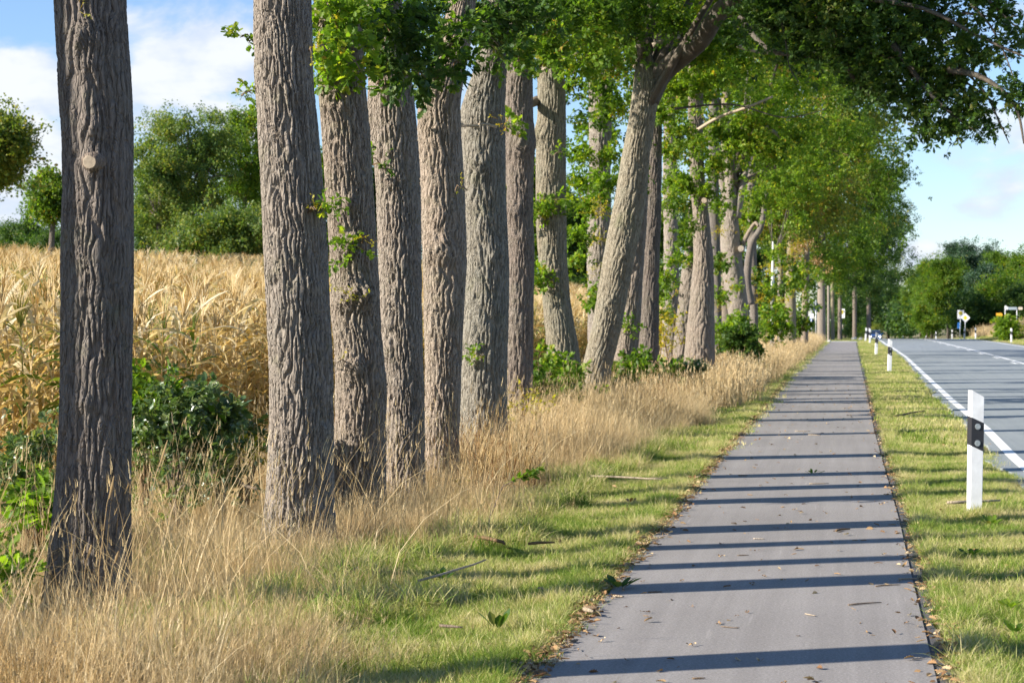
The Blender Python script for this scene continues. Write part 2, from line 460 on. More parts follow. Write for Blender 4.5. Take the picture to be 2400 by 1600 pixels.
# ------------------------------------------------------------------ lie of the land
ZY = np.array([(-50, 0), (140, 0), (176, -.12), (216, -.5), (260, -1.25), (317, -1.95), (400, -2.7), (700, -4.5), (5000, -4.5)], float)


def z_road(y): return np.interp(y, ZY[:, 0], ZY[:, 1])


def terrain(x, y):
    x = np.asarray(x, float); y = np.asarray(y, float)
    left = np.interp(-x, [1.5, 2.2, 3.2, 5.5, 7.4, 8.6, 28, 60, 400, 3000], [-.02, -.03, -.04, -.10, -.35, -.42, 1.5, 1.9, 2.2, 2.2])
    left = left + np.clip((-x - 8) / 20, 0, 1) * np.clip(.022 * (y - 60), 0, 1.8)
    rb = np.interp(y, [60, 110, 170, 400], [0.15, .6, 1.0, 1.0])
    right = np.interp(x, [0.6, 10.6, 12, 17, 30, 60, 3000], [-.02, -.02, .1, 1.0, 2.0, 3.0, 3.0]); right = np.where(x > 10.6, -.02 + (right + .02) * rb, right)
    base = np.where(x < 0, left, right)
    bump = 0.02 * np.sin(x * 2.1 + y * .9) * np.sin(y * 1.7 - x) + 0.03 * np.sin(x * .7 + 1.3) * np.sin(y * .45)
    fade = np.clip(np.minimum(np.abs(x + 1.5), np.minimum(np.abs(x - .47), np.abs(x - 1.9))) * 1.4 - .25, 0, 1)
    fade = np.where((x > -1.5) & (x < .5), 0, fade); fade = np.where((x > 1.7) & (x < 10.8), 0, fade)
    return base + bump * fade + z_road(y)


def axis(stops):
    o = []
    for a, b_, s in stops: o += list(np.arange(a, b_, s))
    return np.array(o)


gx = axis([(-2600, -300, 460), (-300, -60, 60), (-60, -30, 6), (-30, -10, 1.0), (-10, -4, .3), (-4, 3, .14), (3, 12, .6), (12, 36, 3), (36, 300, 50), (300, 2700, 480)])
gy = axis([(-40, 4, 8), (4, 22, .22), (22, 50, .6), (50, 120, 2.0), (120, 420, 8), (420, 1200, 120), (1200, 5200, 800)])
GX, GY = np.meshgrid(gx, gy)
GZ = terrain(GX, GY)
V = np.stack([GX, GY, GZ], -1).reshape(-1, 3)
nx, ny = len(gx), len(gy)
I = np.arange(nx * ny).reshape(ny, nx)
Fq = np.stack([I[:-1, :-1], I[:-1, 1:], I[1:, 1:], I[1:, :-1]], -1).reshape(-1, 4)
put('ground', mesh_from('ground', V, Fq, M['ground'], True), kind='structure')


def strip(name, ys, xl, xr, z0, mat, skirt=0.06, parent=None, kind=None, cols=2):
    """a laid sheet with real edges running along the road"""
    ys = np.asarray(ys, float); n = len(ys); zz = z_road(ys) + z0
    rows = []
    for t in np.linspace(0, 1, cols): rows.append(np.stack([xl + (xr - xl) * t, ys, zz], -1))
    rows = [np.stack([xl, ys, zz - skirt], -1)] + rows + [np.stack([xr, ys, zz - skirt], -1)]
    V = np.concatenate(rows); k = len(rows); F = []
    I = np.arange(k * n).reshape(k, n)
    F = np.stack([I[:-1, :-1], I[1:, :-1], I[1:, 1:], I[:-1, 1:]], -1).reshape(-1, 4)
    cap1 = I[:, 0]; cap2 = I[:, -1]
    me = mesh_from(name, V, F, mat)
    return put(name, me, parent, kind)


PL = np.array([(-10, -1.40), (8.6, -1.405), (10.5, -1.40), (13.1, -1.42), (15.3, -1.405), (18.4, -1.43), (22, -1.47), (28, -1.48), (37.4, -1.535), (53.8, -1.64), (85, -1.66), (130, -1.58), (141, -1.5)])
PR = np.array([(-10, .46), (9, .465), (12.5, .465), (16, .473), (20.6, .456), (29, .43), (50, .45), (76, .45), (130, .49), (141, .5)])
ys = np.concatenate([np.arange(-10, 60, .12), np.arange(60, 141.1, 1)])
rr = np.random.default_rng(3)
jit = np.convolve(rr.normal(0, .05, len(ys)), np.ones(5) / 5, 'same')
jit2 = np.convolve(rr.normal(0, .03, len(ys)), np.ones(5) / 5, 'same')
pl = np.interp(ys, PL[:, 0], PL[:, 1]) + jit * .6
pr = np.interp(ys, PR[:, 0], PR[:, 1])
strip('path', ys, pl, pr - .085, 0.012, M['path'], kind='structure')
strip('path_edge_strip', ys, pr - .083, pr + jit2, 0.004, M['path_edge'], kind='structure')
# pale side junction where the path ends
strip('path_junction', np.array([141.2, 150.]), np.array([-1.9, -2.2]), np.array([.8, 1.0]), 0.014, M['junction'], kind='structure')

RL = np.array([(-10, 1.83), (23.5, 1.86), (29.6, 1.95), (40, 1.97), (51.5, 2.06), (85.5, 2.33), (110, 2.35), (131, 2.25), (180, 2.4), (300, 2.6), (420, 2.6)])
yr = np.concatenate([np.arange(-10, 60, .3), np.arange(60, 421, 4)])
rl = np.interp(yr, RL[:, 0], RL[:, 1])
je = np.convolve(rr.normal(0, .10, len(yr)), np.ones(4) / 4, 'same')
road = strip('road', yr, rl - .24 + je, rl + 8.0, 0.012, M['road'], kind='structure')
strip('edge_line', yr, rl - .065, rl + .065, 0.017, M['paint'], 0.003, road)
strip('edge_line', yr, rl + 7.6, rl + 7.72, 0.017, M['paint'], 0.003, road)
C0 = 3.85
y = 20.0
while y < 330:                                   # double centre marking: long strokes beside short dashes
    a = np.array([y, y + 9.2]); r_ = np.interp(a, RL[:, 0], RL[:, 1])
    strip('lane_marking', a, r_ + C0, r_ + C0 + .13, 0.017, M['paint'], 0.003, road)
    a = np.array([y + 3, y + 6.0]); r_ = np.interp(a, RL[:, 0], RL[:, 1])
    strip('lane_marking', a, r_ + C0 - .26, r_ + C0 - .14, 0.017, M['paint'], 0.003, road)
    y += 10.0

# ------------------------------------------------------------------ small assets that are scattered (kept in unlinked collections)
def tint_leaf(rs, pos, direction, up, L, W, lobes=True, fold=0.15):
    """one oak leaf: outline fan, returns verts, faces"""
    d = Vector(direction).normalized(); s = d.cross(Vector(up));
    if s.length < 1e-3: s = d.cross(Vector((1, 0, 0.2)))
    s.normalize(); nrm = s.cross(d)
    if lobes:
        prof = [(0, 0), (.16, .10), (.24, .34), (.34, .20), (.45, .50), (.56, .28), (.68, .52), (.78, .28), (.90, .34), (1.0, .0)]
    else:
        prof = [(0, 0), (.35, .38), (.7, .42), (1.0, 0)]
    mid = [(0, 0), (.5, 0), (1, 0)]
    v = []; n = len(prof)
    bend = rs.uniform(-.35, .1)
    def P(a, w): return Vector(pos) + d * (a * L) + s * (w * W) + nrm * (abs(w) * W * fold + bend * L * a * a * .5)
    for a, w in prof: v.append(P(a, w))
    for a, w in prof[1:-1][::-1]: v.append(P(a, -w))
    c = len(v); v.append(P(.5, 0))
    k = c; f = [(c, i, (i + 1) % k) for i in range(k)]
    return v, f


def coll_of(name, meshes):
    c = bpy.data.collections.new(name)
    for i, me in enumerate(meshes):
        o = bpy.data.objects.new(me.name, me); c.objects.link(o)
    return c


def make_twigs(mat, kind, seed, count=4, leaves=12, L=.10, stem=.26, lobes=True, droop=0.0, mat2=None):
    rs = random.Random(seed); out = []
    for k in range(count):
        mb = MB()
        pts = [Vector((0, 0, 0))]
        d = Vector((1, 0, .15))
        for i in range(4):
            d = (d + Vector((rs.uniform(-.2, .2), rs.uniform(-.25, .25), rs.uniform(-.2, .15) - droop))).normalized()
            pts.append(pts[-1] + d * stem / 4)
        for i in range(4):
            pass
        mb.tube(pts, [.0035, .003, .0025, .002, .001], 3, .9)
        for i in range(leaves):
            t = rs.uniform(.2, 1) ** .7 * 4; a = min(int(t), 3); p = pts[a].lerp(pts[a + 1], t - a)
            dd = Vector((rs.uniform(-.2, 1), rs.uniform(-1, 1), rs.uniform(-.7, .6)))
            up = Vector((rs.uniform(-.6, .6), rs.uniform(-.6, .6), 1))
            l_ = L * rs.uniform(.65, 1.2)
            v, f = tint_leaf(rs, p + Vector((rs.uniform(-1, 1), rs.uniform(-1, 1), rs.uniform(-1, 1))) * .02, dd, up, l_, l_ * .62, lobes)
            mb.add(v, f, rs.random())
        out.append(mb.mesh(kind, mat))
    return out


def make_clumps(mat, kind, seed, count=4, leaves=36, R=.28, L=.085):
    rs = random.Random(seed); out = []
    for k in range(count):
        mb = MB()
        for i in range(leaves):
            p = Vector((rs.gauss(0, .45), rs.gauss(0, .45), rs.gauss(0, .33))) * R
            dd = Vector((rs.uniform(-1, 1), rs.uniform(-1, 1), rs.uniform(-.8, .5)))
            up = Vector((rs.uniform(-.8, .8), rs.uniform(-.8, .8), 1))
            l_ = L * rs.uniform(.7, 1.3)
            v, f = tint_leaf(rs, p, dd, up, l_, l_ * .8, False)
            mb.add(v, f, rs.random())
        out.append(mb.mesh(kind, mat))
    return out


def blade(mb, rs, p, h, w, lean, az, t, segs=3, curve=1.0):
    dx, dy = math.cos(az), math.sin(az); sx, sy = -dy, dx
    v = []
    fa = rs.uniform(0, math.pi); sx, sy = math.cos(fa), math.sin(fa)
    for i in range(segs + 1):
        q = i / segs; ln = lean * h * q ** (1 + curve); zz = h * (q - .35 * lean * q * q)
        ww = w * (1 - q) ** .6 * .5 if i < segs else 0
        c = (p[0] + dx * ln, p[1] + dy * ln, p[2] + zz)
        if i < segs: v += [(c[0] - sx * ww, c[1] - sy * ww, c[2]), (c[0] + sx * ww, c[1] + sy * ww, c[2])]
        else: v.append(c)
    f = [(2 * i, 2 * i + 1, 2 * i + 3, 2 * i + 2) for i in range(segs - 1)] + [(2 * segs - 2, 2 * segs - 1, 2 * segs)]
    mb.add(v, f, t); return c


def make_grass(mat, seed, count, blades, R, h0, h1, w, lean=(.1, .7)):
    rs = random.Random(seed); out = []
    for k in range(count):
        mb = MB()
        for i in range(blades):
            a = rs.uniform(0, 6.28); r = R * math.sqrt(rs.random())
            blade(mb, rs, (r * math.cos(a), r * math.sin(a), -.01), rs.uniform(h0, h1), w * rs.uniform(.7, 1.3), rs.uniform(*lean), rs.uniform(0, 6.28), rs.random())
        out.append(mb.mesh('grass_tuft', mat))
    return out


def make_hay(mat, seed, count, stalks, R, h0, h1, bias=.25, heads=.55, wmul=1.0):
    rs = random.Random(seed); out = []
    for k in range(count):
        mb = MB()
        gaz = rs.uniform(-.8, .8)
        for i in range(stalks):
            a = rs.uniform(0, 6.28); r = R * math.sqrt(rs.random()); t = rs.random()
            az = gaz + rs.gauss(0, 1.0); h = rs.uniform(h0, h1) * (1.15 if rs.random() < .12 else 1); ln = abs(rs.gauss(bias, .4))
            p = (r * math.cos(a), r * math.sin(a), -.02)
            tip = blade(mb, rs, p, h, .0042 * wmul * rs.uniform(.8, 1.3), ln, az, t, 4, .8)
            if rs.random() < heads:
                # loose seed head: a few short flecks about the tip
                for j in range(4):
                    q = (tip[0] + rs.gauss(0, .004), tip[1] + rs.gauss(0, .004), tip[2] - rs.uniform(.01, .10))
                    blade(mb, rs, q, rs.uniform(.035, .07), .0036 * wmul, rs.uniform(.1, .5), az + rs.gauss(0, .6), min(1, t + .2), 2)
        for i in range(stalks // 2):               # low dead leaves
            a = rs.uniform(0, 6.28); r = R * math.sqrt(rs.random())
            blade(mb, rs, (r * math.cos(a), r * math.sin(a), -.02), rs.uniform(.12, .4), .006 * wmul, rs.uniform(.4, 1.3), rs.uniform(0, 6.28), rs.random() * .7, 3)
        out.append(mb.mesh('dry_tuft', mat))
    return out


def make_maize(mat, mat_g, seed, count):
    rs = random.Random(seed); out = []
    for k in range(count):
        mb = MB(); H = rs.uniform(1.85, 2.2)
        lx, ly = rs.uniform(-.12, .12), rs.uniform(-.12, .12)
        st = [(lx * q * q, ly * q * q, H * q) for q in (0, .35, .7, 1)]
        mb.tube(st, [.014, .012, .009, .004], 4, .75)
        for j in range(13):
            q = .06 + .86 * j / 12 + rs.uniform(-.02, .02); az = (j % 2) * math.pi + rs.uniform(-.7, .7) + k
            base = Vector((lx * q * q, ly * q * q, H * q)); L = rs.uniform(.5, .88) * (1 - .3 * abs(q - .5)); W = rs.uniform(.038, .07)
            el = rs.uniform(.5, 1.25); dr = rs.uniform(1.6, 3.6) if rs.random() < .75 else rs.uniform(.5, 1.4)
            d = Vector((math.cos(az), math.sin(az), 0)); s = Vector((-d.y, d.x, 0)); segs = 6; v = []; p = base.copy(); ang = el
            tw = rs.uniform(-1.2, 1.2)
            for i in range(segs + 1):
                u = i / segs; w = W * (math.sin(math.pi * min(1, u * .85 + .12)) ** .7) * .5
                ss = (s * math.cos(tw * u) + Vector((0, 0, 1)) * math.sin(tw * u))
                v += [p - ss * w, p + ss * w]
                p = p + (d * math.cos(ang) + Vector((0, 0, 1)) * math.sin(ang)) * (L / segs); ang -= dr / segs * (.5 + u)
                ang = max(ang, -1.5)
            f = [(2 * i, 2 * i + 1, 2 * i + 3, 2 * i + 2) for i in range(segs)]
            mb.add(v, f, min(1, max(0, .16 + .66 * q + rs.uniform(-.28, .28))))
        top = Vector((lx, ly, H))
        for j in range(8):                          # tassel
            a = rs.uniform(0, 6.28); e = rs.uniform(.08, .32) if j else 0
            q = top + Vector((math.cos(a) * e * .6, math.sin(a) * e * .6, rs.uniform(.2, .32)))
            mb.tube([top - Vector((0, 0, .04)), top.lerp(q, .5) + Vector((0, 0, .03)), q], [.006, .006, .003], 3, .8)
        out.append(mb.mesh('maize_plant', mat_g if k == count - 1 else mat))
    return out


C = {}
C['twig'] = coll_of('twigs_green', make_twigs(M['oak_leaf'], 'oak_twig', 1))
C['twig_lime'] = coll_of('twigs_lime', make_twigs(M['oak_leaf_lime'], 'oak_twig', 2))
C['twig_dark'] = coll_of('twigs_dark', make_twigs(M['oak_leaf_dark'], 'oak_twig', 3, droop=.1))
C['twig_pale'] = coll_of('twigs_pale', make_twigs(M['pale_leaf'], 'oak_twig', 4))
C['twig_yellow'] = coll_of('twigs_yellow', make_twigs(M['yellow_leaf'], 'oak_twig', 5, leaves=6, L=.05, stem=.2, lobes=False))
C['clump'] = coll_of('clumps_green', make_clumps(M['oak_leaf'], 'leaf_clump', 6))
C['clump_lime'] = coll_of('clumps_lime', make_clumps(M['oak_leaf_lime'], 'leaf_clump', 7))
C['clump_dark'] = coll_of('clumps_dark', make_clumps(M['oak_leaf_dark'], 'leaf_clump', 8))
C['clump_autumn'] = coll_of('clumps_autumn', make_clumps(M['autumn_leaf'], 'leaf_clump', 9))
C['clump_bg'] = coll_of('clumps_bg', make_clumps(M['bg_leaf'], 'leaf_clump', 19))
C['clump_rusty'] = coll_of('clumps_rusty', make_clumps(M['rusty_leaf'], 'leaf_clump', 10))
C['clump_pine'] = coll_of('clumps_pine', make_clumps(M['pine_leaf'], 'leaf_clump', 12, leaves=34, L=.09))
C['grass'] = coll_of('grass_tufts', make_grass(M['grass'], 20, 5, 60, .09, .025, .085, .0036, (.2, 1.2)))
C['grass_long'] = coll_of('long_grass_tufts', make_grass(M['grass'], 21, 4, 60, .07, .06, .155, .0045, (.2, 1.2)))
C['grass_far'] = coll_of('far_grass_tufts', make_grass(M['grass'], 22, 4, 110, .30, .05, .12, .011))
C['hay'] = coll_of('dry_tufts', make_hay(M['hay'], 23, 7, 30, .14, .26, .78, .38, .4, .85))
C['hay_far'] = coll_of('far_dry_tufts', make_hay(M['hay'], 24, 5, 55, .38, .35, .85, .25, .7, 2.6))
C['hay_tall'] = coll_of('tall_stalks', make_hay(M['hay'], 33, 5, 5, .10, .75, 1.1, .22, 1.0, 1.15))
C['weed'] = coll_of('weed_tufts', make_hay(M['rustweed'], 25, 3, 14, .12, .35, .9, .15, .9, 1.6))
C['maize'] = coll_of('maize_plants', make_maize(M['maize'], M['maize_green'], 26, 7))


def litter_meshes():
    rs = random.Random(8); out = []
    for k in range(5):
        mb = MB()
        if k < 3:
            v, f = tint_leaf(rs, (0, 0, .006), (1, .2, .1), (.2, .3, 1), .07, .045, True, .5); mb.add(v, f, rs.random())
        elif k == 3:
            mb.tube([(0, 0, .006), (.03, .006, .008), (.07, .0, .006)], [.004, .0045, .003], 4, .5)
        else:
            for j in range(5):
                a = rs.uniform(0, 6.28); q = Vector((math.cos(a), math.sin(a), 0)) * rs.uniform(0, .04)
                v, f = tint_leaf(rs, q + Vector((0, 0, .005)), (rs.uniform(-1, 1), rs.uniform(-1, 1), .2), (.3, .2, 1), .022, .02, False, .5); mb.add(v, f, rs.random())
        out.append(mb.mesh('leaf_litter', M['litter']))
    return out


C['litter'] = coll_of('litter', litter_meshes())

_ng = {}


def scatter_group(coll):
    if coll.name in _ng: return _ng[coll.name]
    g = bpy.data.node_groups.new('scatter_' + coll.name, 'GeometryNodeTree')
    g.interface.new_socket('Geometry', in_out='INPUT', socket_type='NodeSocketGeometry')
    g.interface.new_socket('Geometry', in_out='OUTPUT', socket_type='NodeSocketGeometry')
    N, L = g.nodes, g.links
    gi = N.new('NodeGroupInput'); go = N.new('NodeGroupOutput')
    ci = N.new('GeometryNodeCollectionInfo'); ci.inputs['Collection'].default_value = coll
    ci.inputs['Separate Children'].default_value = True; ci.inputs['Reset Children'].default_value = True
    ip = N.new('GeometryNodeInstanceOnPoints'); ip.inputs['Pick Instance'].default_value = True
    def attr(name, ty):
        a = N.new('GeometryNodeInputNamedAttribute'); a.data_type = ty; a.inputs['Name'].default_value = name; return a.outputs['Attribute']
    er = N.new('FunctionNodeEulerToRotation')
    L.new(attr('rot', 'FLOAT_VECTOR'), er.inputs[0])
    L.new(gi.outputs[0], ip.inputs['Points']); L.new(ci.outputs[0], ip.inputs['Instance'])
    L.new(attr('idx', 'INT'), ip.inputs['Instance Index']); L.new(er.outputs[0], ip.inputs['Rotation'])
    L.new(attr('scl', 'FLOAT'), ip.inputs['Scale']); L.new(ip.outputs[0], go.inputs[0])
    _ng[coll.name] = g
    return g


def scatter(name, P, coll, rot, scl, parent=None, kind='stuff', seed=0):
    P = np.asarray(P, np.float32); n = len(P)
    me = bpy.data.meshes.new(name)
    me.vertices.add(n); me.vertices.foreach_set('co', P.ravel())
    a = me.attributes.new('rot', 'FLOAT_VECTOR', 'POINT'); a.data.foreach_set('vector', np.asarray(rot, np.float32).ravel())
    a = me.attributes.new('scl', 'FLOAT', 'POINT'); a.data.foreach_set('value', np.asarray(scl, np.float32))
    a = me.attributes.new('idx', 'INT', 'POINT')
    a.data.foreach_set('value', np.random.default_rng(seed + n).integers(0, len(coll.objects), n).astype(np.int32))
    o = put(name, me, parent, kind)
    md = o.modifiers.new('scatter', 'NODES'); md.node_group = scatter_group(coll)
    return o


def rot_flat(n, tilt=.15):
    return np.stack([rng.normal(0, tilt, n), rng.normal(0, tilt, n), rng.uniform(0, 6.283, n)], -1)


def rot_any(n):
    return np.stack([rng.normal(0, .5, n), rng.normal(0, .6, n), rng.uniform(0, 6.283, n)], -1)


# ------------------------------------------------------------------ oak trunks with carved bark
def bark_depth(u, v, per, seed, cw=.030, rh=.15, ew=.22, cross=.4):
    """fissured bark: distance to the borders of long plates, periodic in u"""
    r = np.random.default_rng(seed)
    th = u / per * 2 * np.pi
    uw = u.copy(); vw = v.copy()
    for k in range(10):
        a = r.integers(1, 7); b = r.uniform(1.0, 7) if k < 6 else r.uniform(18, 34); ph = r.uniform(0, 6.28, 2)
        uw += (.009 if k < 6 else .007) / (1 + k * .25) * np.sin(a * th + b * v + ph[0])
        vw += .02 / (1 + k * .2) * np.sin(r.integers(2, 12) * th + r.uniform(2, 9) * v + ph[1])
    nc = max(6, int(round(per / cw))); cwp = per / nc
    nr = int(math.ceil((v.max() + 1.5) / rh)) + 8
    ju = r.uniform(-.38, .38, (nr, nc)); jv = r.uniform(-.48, .48, (nr, nc)); hv = r.uniform(0, 1, (nr, nc))
    ci = np.floor(uw / cwp).astype(int); ri = np.floor((vw + 1) / rh).astype(int)
    d1 = np.full(u.shape, 9.); d2 = np.full(u.shape, 9.); h1 = np.zeros(u.shape)
    for dr in (-1, 0, 1):
        for dc in (-2, -1, 0, 1, 2):
            c = ci + dc; rw = np.clip(ri + dr, 0, nr - 1); cm = np.mod(c, nc)
            off = (cm % 2) * .5
            pu = (c + .5 + ju[rw, cm]) * cwp; pv = (rw + .5 + jv[rw, cm] + off) * rh - 1
            d = np.sqrt(((uw - pu) / cwp) ** 2 + ((vw - pv) / rh) ** 2 * .8)
            m1 = d < d1
            d2 = np.where(m1, d1, np.minimum(d2, d)); h1 = np.where(m1, hv[rw, cm], h1); d1 = np.where(m1, d, d1)
    e = np.clip(((d2 - d1) - .05) / ew, 0, 1); e = e * e * (3 - 2 * e)
    e = e * (1 - .30 * np.clip(1 - np.abs(np.mod(uw / cwp * 2.3 + .4 * np.sin(v * 23 + ci), 1) - .5) * 2 / .5, 0, 1) * (np.sin(v * 6 + ci * 5.1) > .0))
    # short cross cracks that break the ridges
    q = vw / .055 + hv[np.mod(ri, nr), np.mod(ci, nc)] * 3 + np.sin(th * 9 + v * 3) * .8 + .5 * np.sin(th * 31)
    c = np.abs(np.mod(q, 1) - .5) * 2
    gate = (np.sin(np.floor(q) * 12.9 + ci * 7.7 + seed) > .1)
    e = e - cross * gate * np.clip(1 - c / .16, 0, 1) * e
    return e, h1


def smooth_interp(z, zs, vals, w):
    a = np.interp(z, zs, vals); k = max(3, int(w)); ker = np.hanning(k + 2)[1:-1]; ker /= ker.sum()
    pad = np.pad(a, (k, k), mode='edge'); return np.convolve(pad, ker, 'same')[k:-k]


def trunk_mesh(name, contour, D, nseg, dz, ztop, seed, mat, depth=.013, burls=(), flare=.28, rtop=None, lean_top=(0, 0), cw=.03, rh=.15, base=None):
    pts = []
    for Y, xl, xr in contour:
        A, B = at(xl, Y, D), at(xr, Y, D); c = (A + B) / 2
        pts.append((c[2], c[0], (B[0] - A[0]) / 2 * math.cos(math.atan(c[0] / D))))
    pts.sort()
    z0 = float(terrain(pts[0][1], D)) - .08
    z1, x1, r1 = pts[-1]
    zs = [p[0] for p in pts]; xs = [p[1] for p in pts]; rs_ = [p[2] for p in pts]
    if zs[0] > z0 + .15: zs.insert(0, z0); xs.insert(0, xs[0] + (xs[0] - xs[1]) / max(.05, zs[1] - zs[1 if len(zs) < 3 else 2]) * 0); rs_.insert(0, rs_[0] * 1.04)
    if ztop > zs[-1] + .1: zs.append(ztop); xs.append(xs[-1] + lean_top[0]); rs_.append(rtop or rs_[-1] * .72)
    zz = np.arange(z0, min(ztop, pts[-1][0] + .3), dz); zz = np.append(zz, np.arange(zz[-1] + .05, ztop, .12))
    if len(zz) < 3: zz = np.linspace(z0, ztop, 6)
    w = .28 / dz
    cx = smooth_interp(zz, zs, xs, w); rad = smooth_interp(zz, zs, rs_, w)
    rad = rad * (1 + flare * np.exp(-((zz - z0) / .22)))
    th = np.linspace(0, 2 * np.pi, nseg, endpoint=False)
    TH, ZZ = np.meshgrid(th, zz)
    R0 = np.median(rad); per = 2 * np.pi * R0
    u = TH / (2 * np.pi) * per; v = ZZ - z0
    r = np.random.default_rng(seed)
    RR = np.repeat(rad[:, None], nseg, 1)
    for k in range(5):      # lumpy section
        RR *= 1 + .022 / (1 + k * .4) * np.sin((k + 1) * TH + r.uniform(.5, 2.2) * ZZ * (1 + k * .3) + r.uniform(0, 6))
    RR *= 1 + .11 * np.exp(-((ZZ - z0) / .30)) * np.sin(4 * TH + seed) * np.sin(3 * TH + seed * 2)
    for (bz, bt, br, bh) in burls:
        dt = (TH - bt + np.pi) % (2 * np.pi) - np.pi
        q = ((dt * R0) ** 2 + (ZZ - bz) ** 2 * .8) / br ** 2
        rough = 1 + .35 * np.sin(TH * 37 + ZZ * 50) * np.sin(ZZ * 83 + TH * 21)
        RR += bh * np.exp(-q * 1.6) * rough
        u = u + .35 * bh * np.exp(-q * .5) * np.sin(ZZ * 14 + bt)
    if depth > 0:
        e, h = bark_depth(u, v, per, seed, cw, rh)
        fine = np.sin(u * 410 + np.sin(v * 31) * 2) * np.sin(v * 170 + u * 60)
        RR += -depth * (1 - e) + depth * .22 * (h - .5) * e + fine * .0011 * e
    X = cx[:, None] + RR * np.cos(TH); Yy = D + RR * np.sin(TH)
    V = np.stack([X, Yy, ZZ], -1).reshape(-1, 3)
    n = len(zz); I = np.arange(n * nseg).reshape(n, nseg); J = np.roll(I, -1, 1)
    F = np.stack([I[:-1], J[:-1], J[1:], I[1:]], -1).reshape(-1, 4)
    bx, bz = cx[0], z0 + .08
    V[:, 0] -= bx; V[:, 1] -= D; V[:, 2] -= bz
    me = mesh_from(name, V, F, mat, True)
    top = Vector((cx[-1], D, zz[-1]))
    return me, Vector((bx, D, bz)), top, float(rad[-1]), (zz, cx, rad)


def limb(parent, pts, r0, r1, name='limb', mat=None, n=8):
    """a curved tapering limb through world points"""
    P = [Vector(p) - parent.location for p in pts]; Q = []
    m_ = 5
    for i in range(len(P) - 1):
        p0 = P[max(i - 1, 0)]; p1 = P[i]; p2 = P[i + 1]; p3 = P[min(i + 2, len(P) - 1)]
        for k in range(m_):
            t = k / m_
            Q.append(.5 * ((2 * p1) + (p2 - p0) * t + (2 * p0 - 5 * p1 + 4 * p2 - p3) * t * t + (3 * p1 - p0 - 3 * p2 + p3) * t ** 3))
    Q.append(P[-1])
    mb = MB(); mb.tube(Q, [r0 + (r1 - r0) * (i / (len(Q) - 1)) ** .8 for i in range(len(Q))], n)
    return mb.build(name, mat or M['branch'], parent, True)


def puff_points(c, r, n, squash=.75):
    d = rng.normal(size=(n, 3)); d /= np.linalg.norm(d, axis=1)[:, None]
    rr_ = np.abs(rng.normal(0, .62, n)) + .12
    rr_ = np.minimum(rr_, 1.6)
    lump = 1 + .35 * np.sin(d[:, 0] * 5 + c[0] * 3) * np.sin(d[:, 1] * 5 + c[2] * 2) + .25 * np.sin(d[:, 2] * 7 + c[1])
    return np.asarray(c) + d * (rr_ * lump)[:, None] * np.array([r, r, r * squash])


def crown(parent, cen, rad, npuff, pr, per, coll, start, limbs=6, name='crown', r0=.14, inner=.5, scl=(.85, 1.35), zmin=None, seed=0, lmat=None, xmax=None):
    r = np.random.default_rng(seed + 100)
    d = r.normal(size=(npuff, 3)); d /= np.linalg.norm(d, axis=1)[:, None]
    cc = np.asarray(cen) + d * (r.uniform(inner, 1, npuff)[:, None] ** .7) * np.asarray(rad)
    if zmin is not None: cc[:, 2] = np.maximum(cc[:, 2], zmin + r.uniform(0, 1, npuff))
    sz = pr * r.uniform(.6, 1.25, npuff)
    P = np.concatenate([puff_points(cc[i], sz[i], int(.8 * per * (sz[i] / pr) ** 2)) for i in range(npuff)])
    P = P - np.asarray(parent.location)
    o = scatter(name, P, coll, rot_any(len(P)), rng.uniform(*scl, len(P)), parent, seed=seed)
    order = np.argsort(r.uniform(size=npuff))[:limbs]
    for i in order:
        e = Vector(cc[i]); s = Vector(start) - Vector((0, 0, r.uniform(0, 1.2)))
        mid = s.lerp(e, .5) + Vector((0, 0, r.uniform(-.3, .8)))
        limb(parent, [s, mid, e], r0 * r.uniform(.55, 1), .015, n=6, mat=lmat)
    return o, cc


def sprout(parent, X, Y, D, r, n, coll='twig_lime', scl=(.7, 1.15), stems=3, dy=0.0, name='sprout', sq=.8):
    if D < 22 and n > 15: n = int(n * .8); scl = (scl[0] * .8, scl[1] * .85)
    elif 22 <= D < 62 and n > 15: n = int(n * 1.6); scl = (scl[0] * .74, scl[1] * .78)
    c = at(X, Y, D + dy)
    P = puff_points(c, r, n, sq)
    loc = np.asarray(parent.location)
    o = scatter(name, P - loc, C[coll], rot_any(n), rng.uniform(*scl, n), parent)
    if stems:
        mb = MB()
        for k in range(stems):
            e = Vector(P[rng.integers(n)] - loc); s = Vector(c - loc) + Vector((rng.uniform(-.1, .1), .1, -r * .4))
            mb.tube([s, s.lerp(e, .5) + Vector((0, 0, .03)), e], [.008, .006, .003], 4)
        mb.build('sprout_stem', M['twig'], parent)
    return o


G_ROW = 'roadside oaks in the row beside the cycle path'
TREES = {}


def row_oak(key, contour, D, label, nseg=64, dz=.03, ztop=7.2, seed=1, mat='bark', crown_z=10.0, crown_r=(3.6, 3.6, 3.4), npuff=30, pr=1.0, per=40, coll='clump', burls=(), depth=.013,
            scl=(.9, 1.4), limbs=6, flare=.28, lean_top=(0, 0), off=(0, 0), zmin=None, cw=.03, rh=.15, name='oak_tree', group=G_ROW, rtop=None, cat='tree', lmat=None):
    me, base, top, rt, info = trunk_mesh('trunk', contour, D, nseg, dz, ztop, seed, M[mat], depth, burls, flare, rtop, lean_top, cw, rh)
    t = empty(name, base, label, cat, group)
    put('trunk', me, t)
    if npuff:
        crown(t, (top.x + off[0], D + off[1], crown_z), crown_r, npuff, pr, per, C[coll], top, limbs, seed=seed, r0=rt * .75, scl=scl, zmin=zmin, lmat=lmat)
    TREES[key] = (t, top, rt, info)
    return t


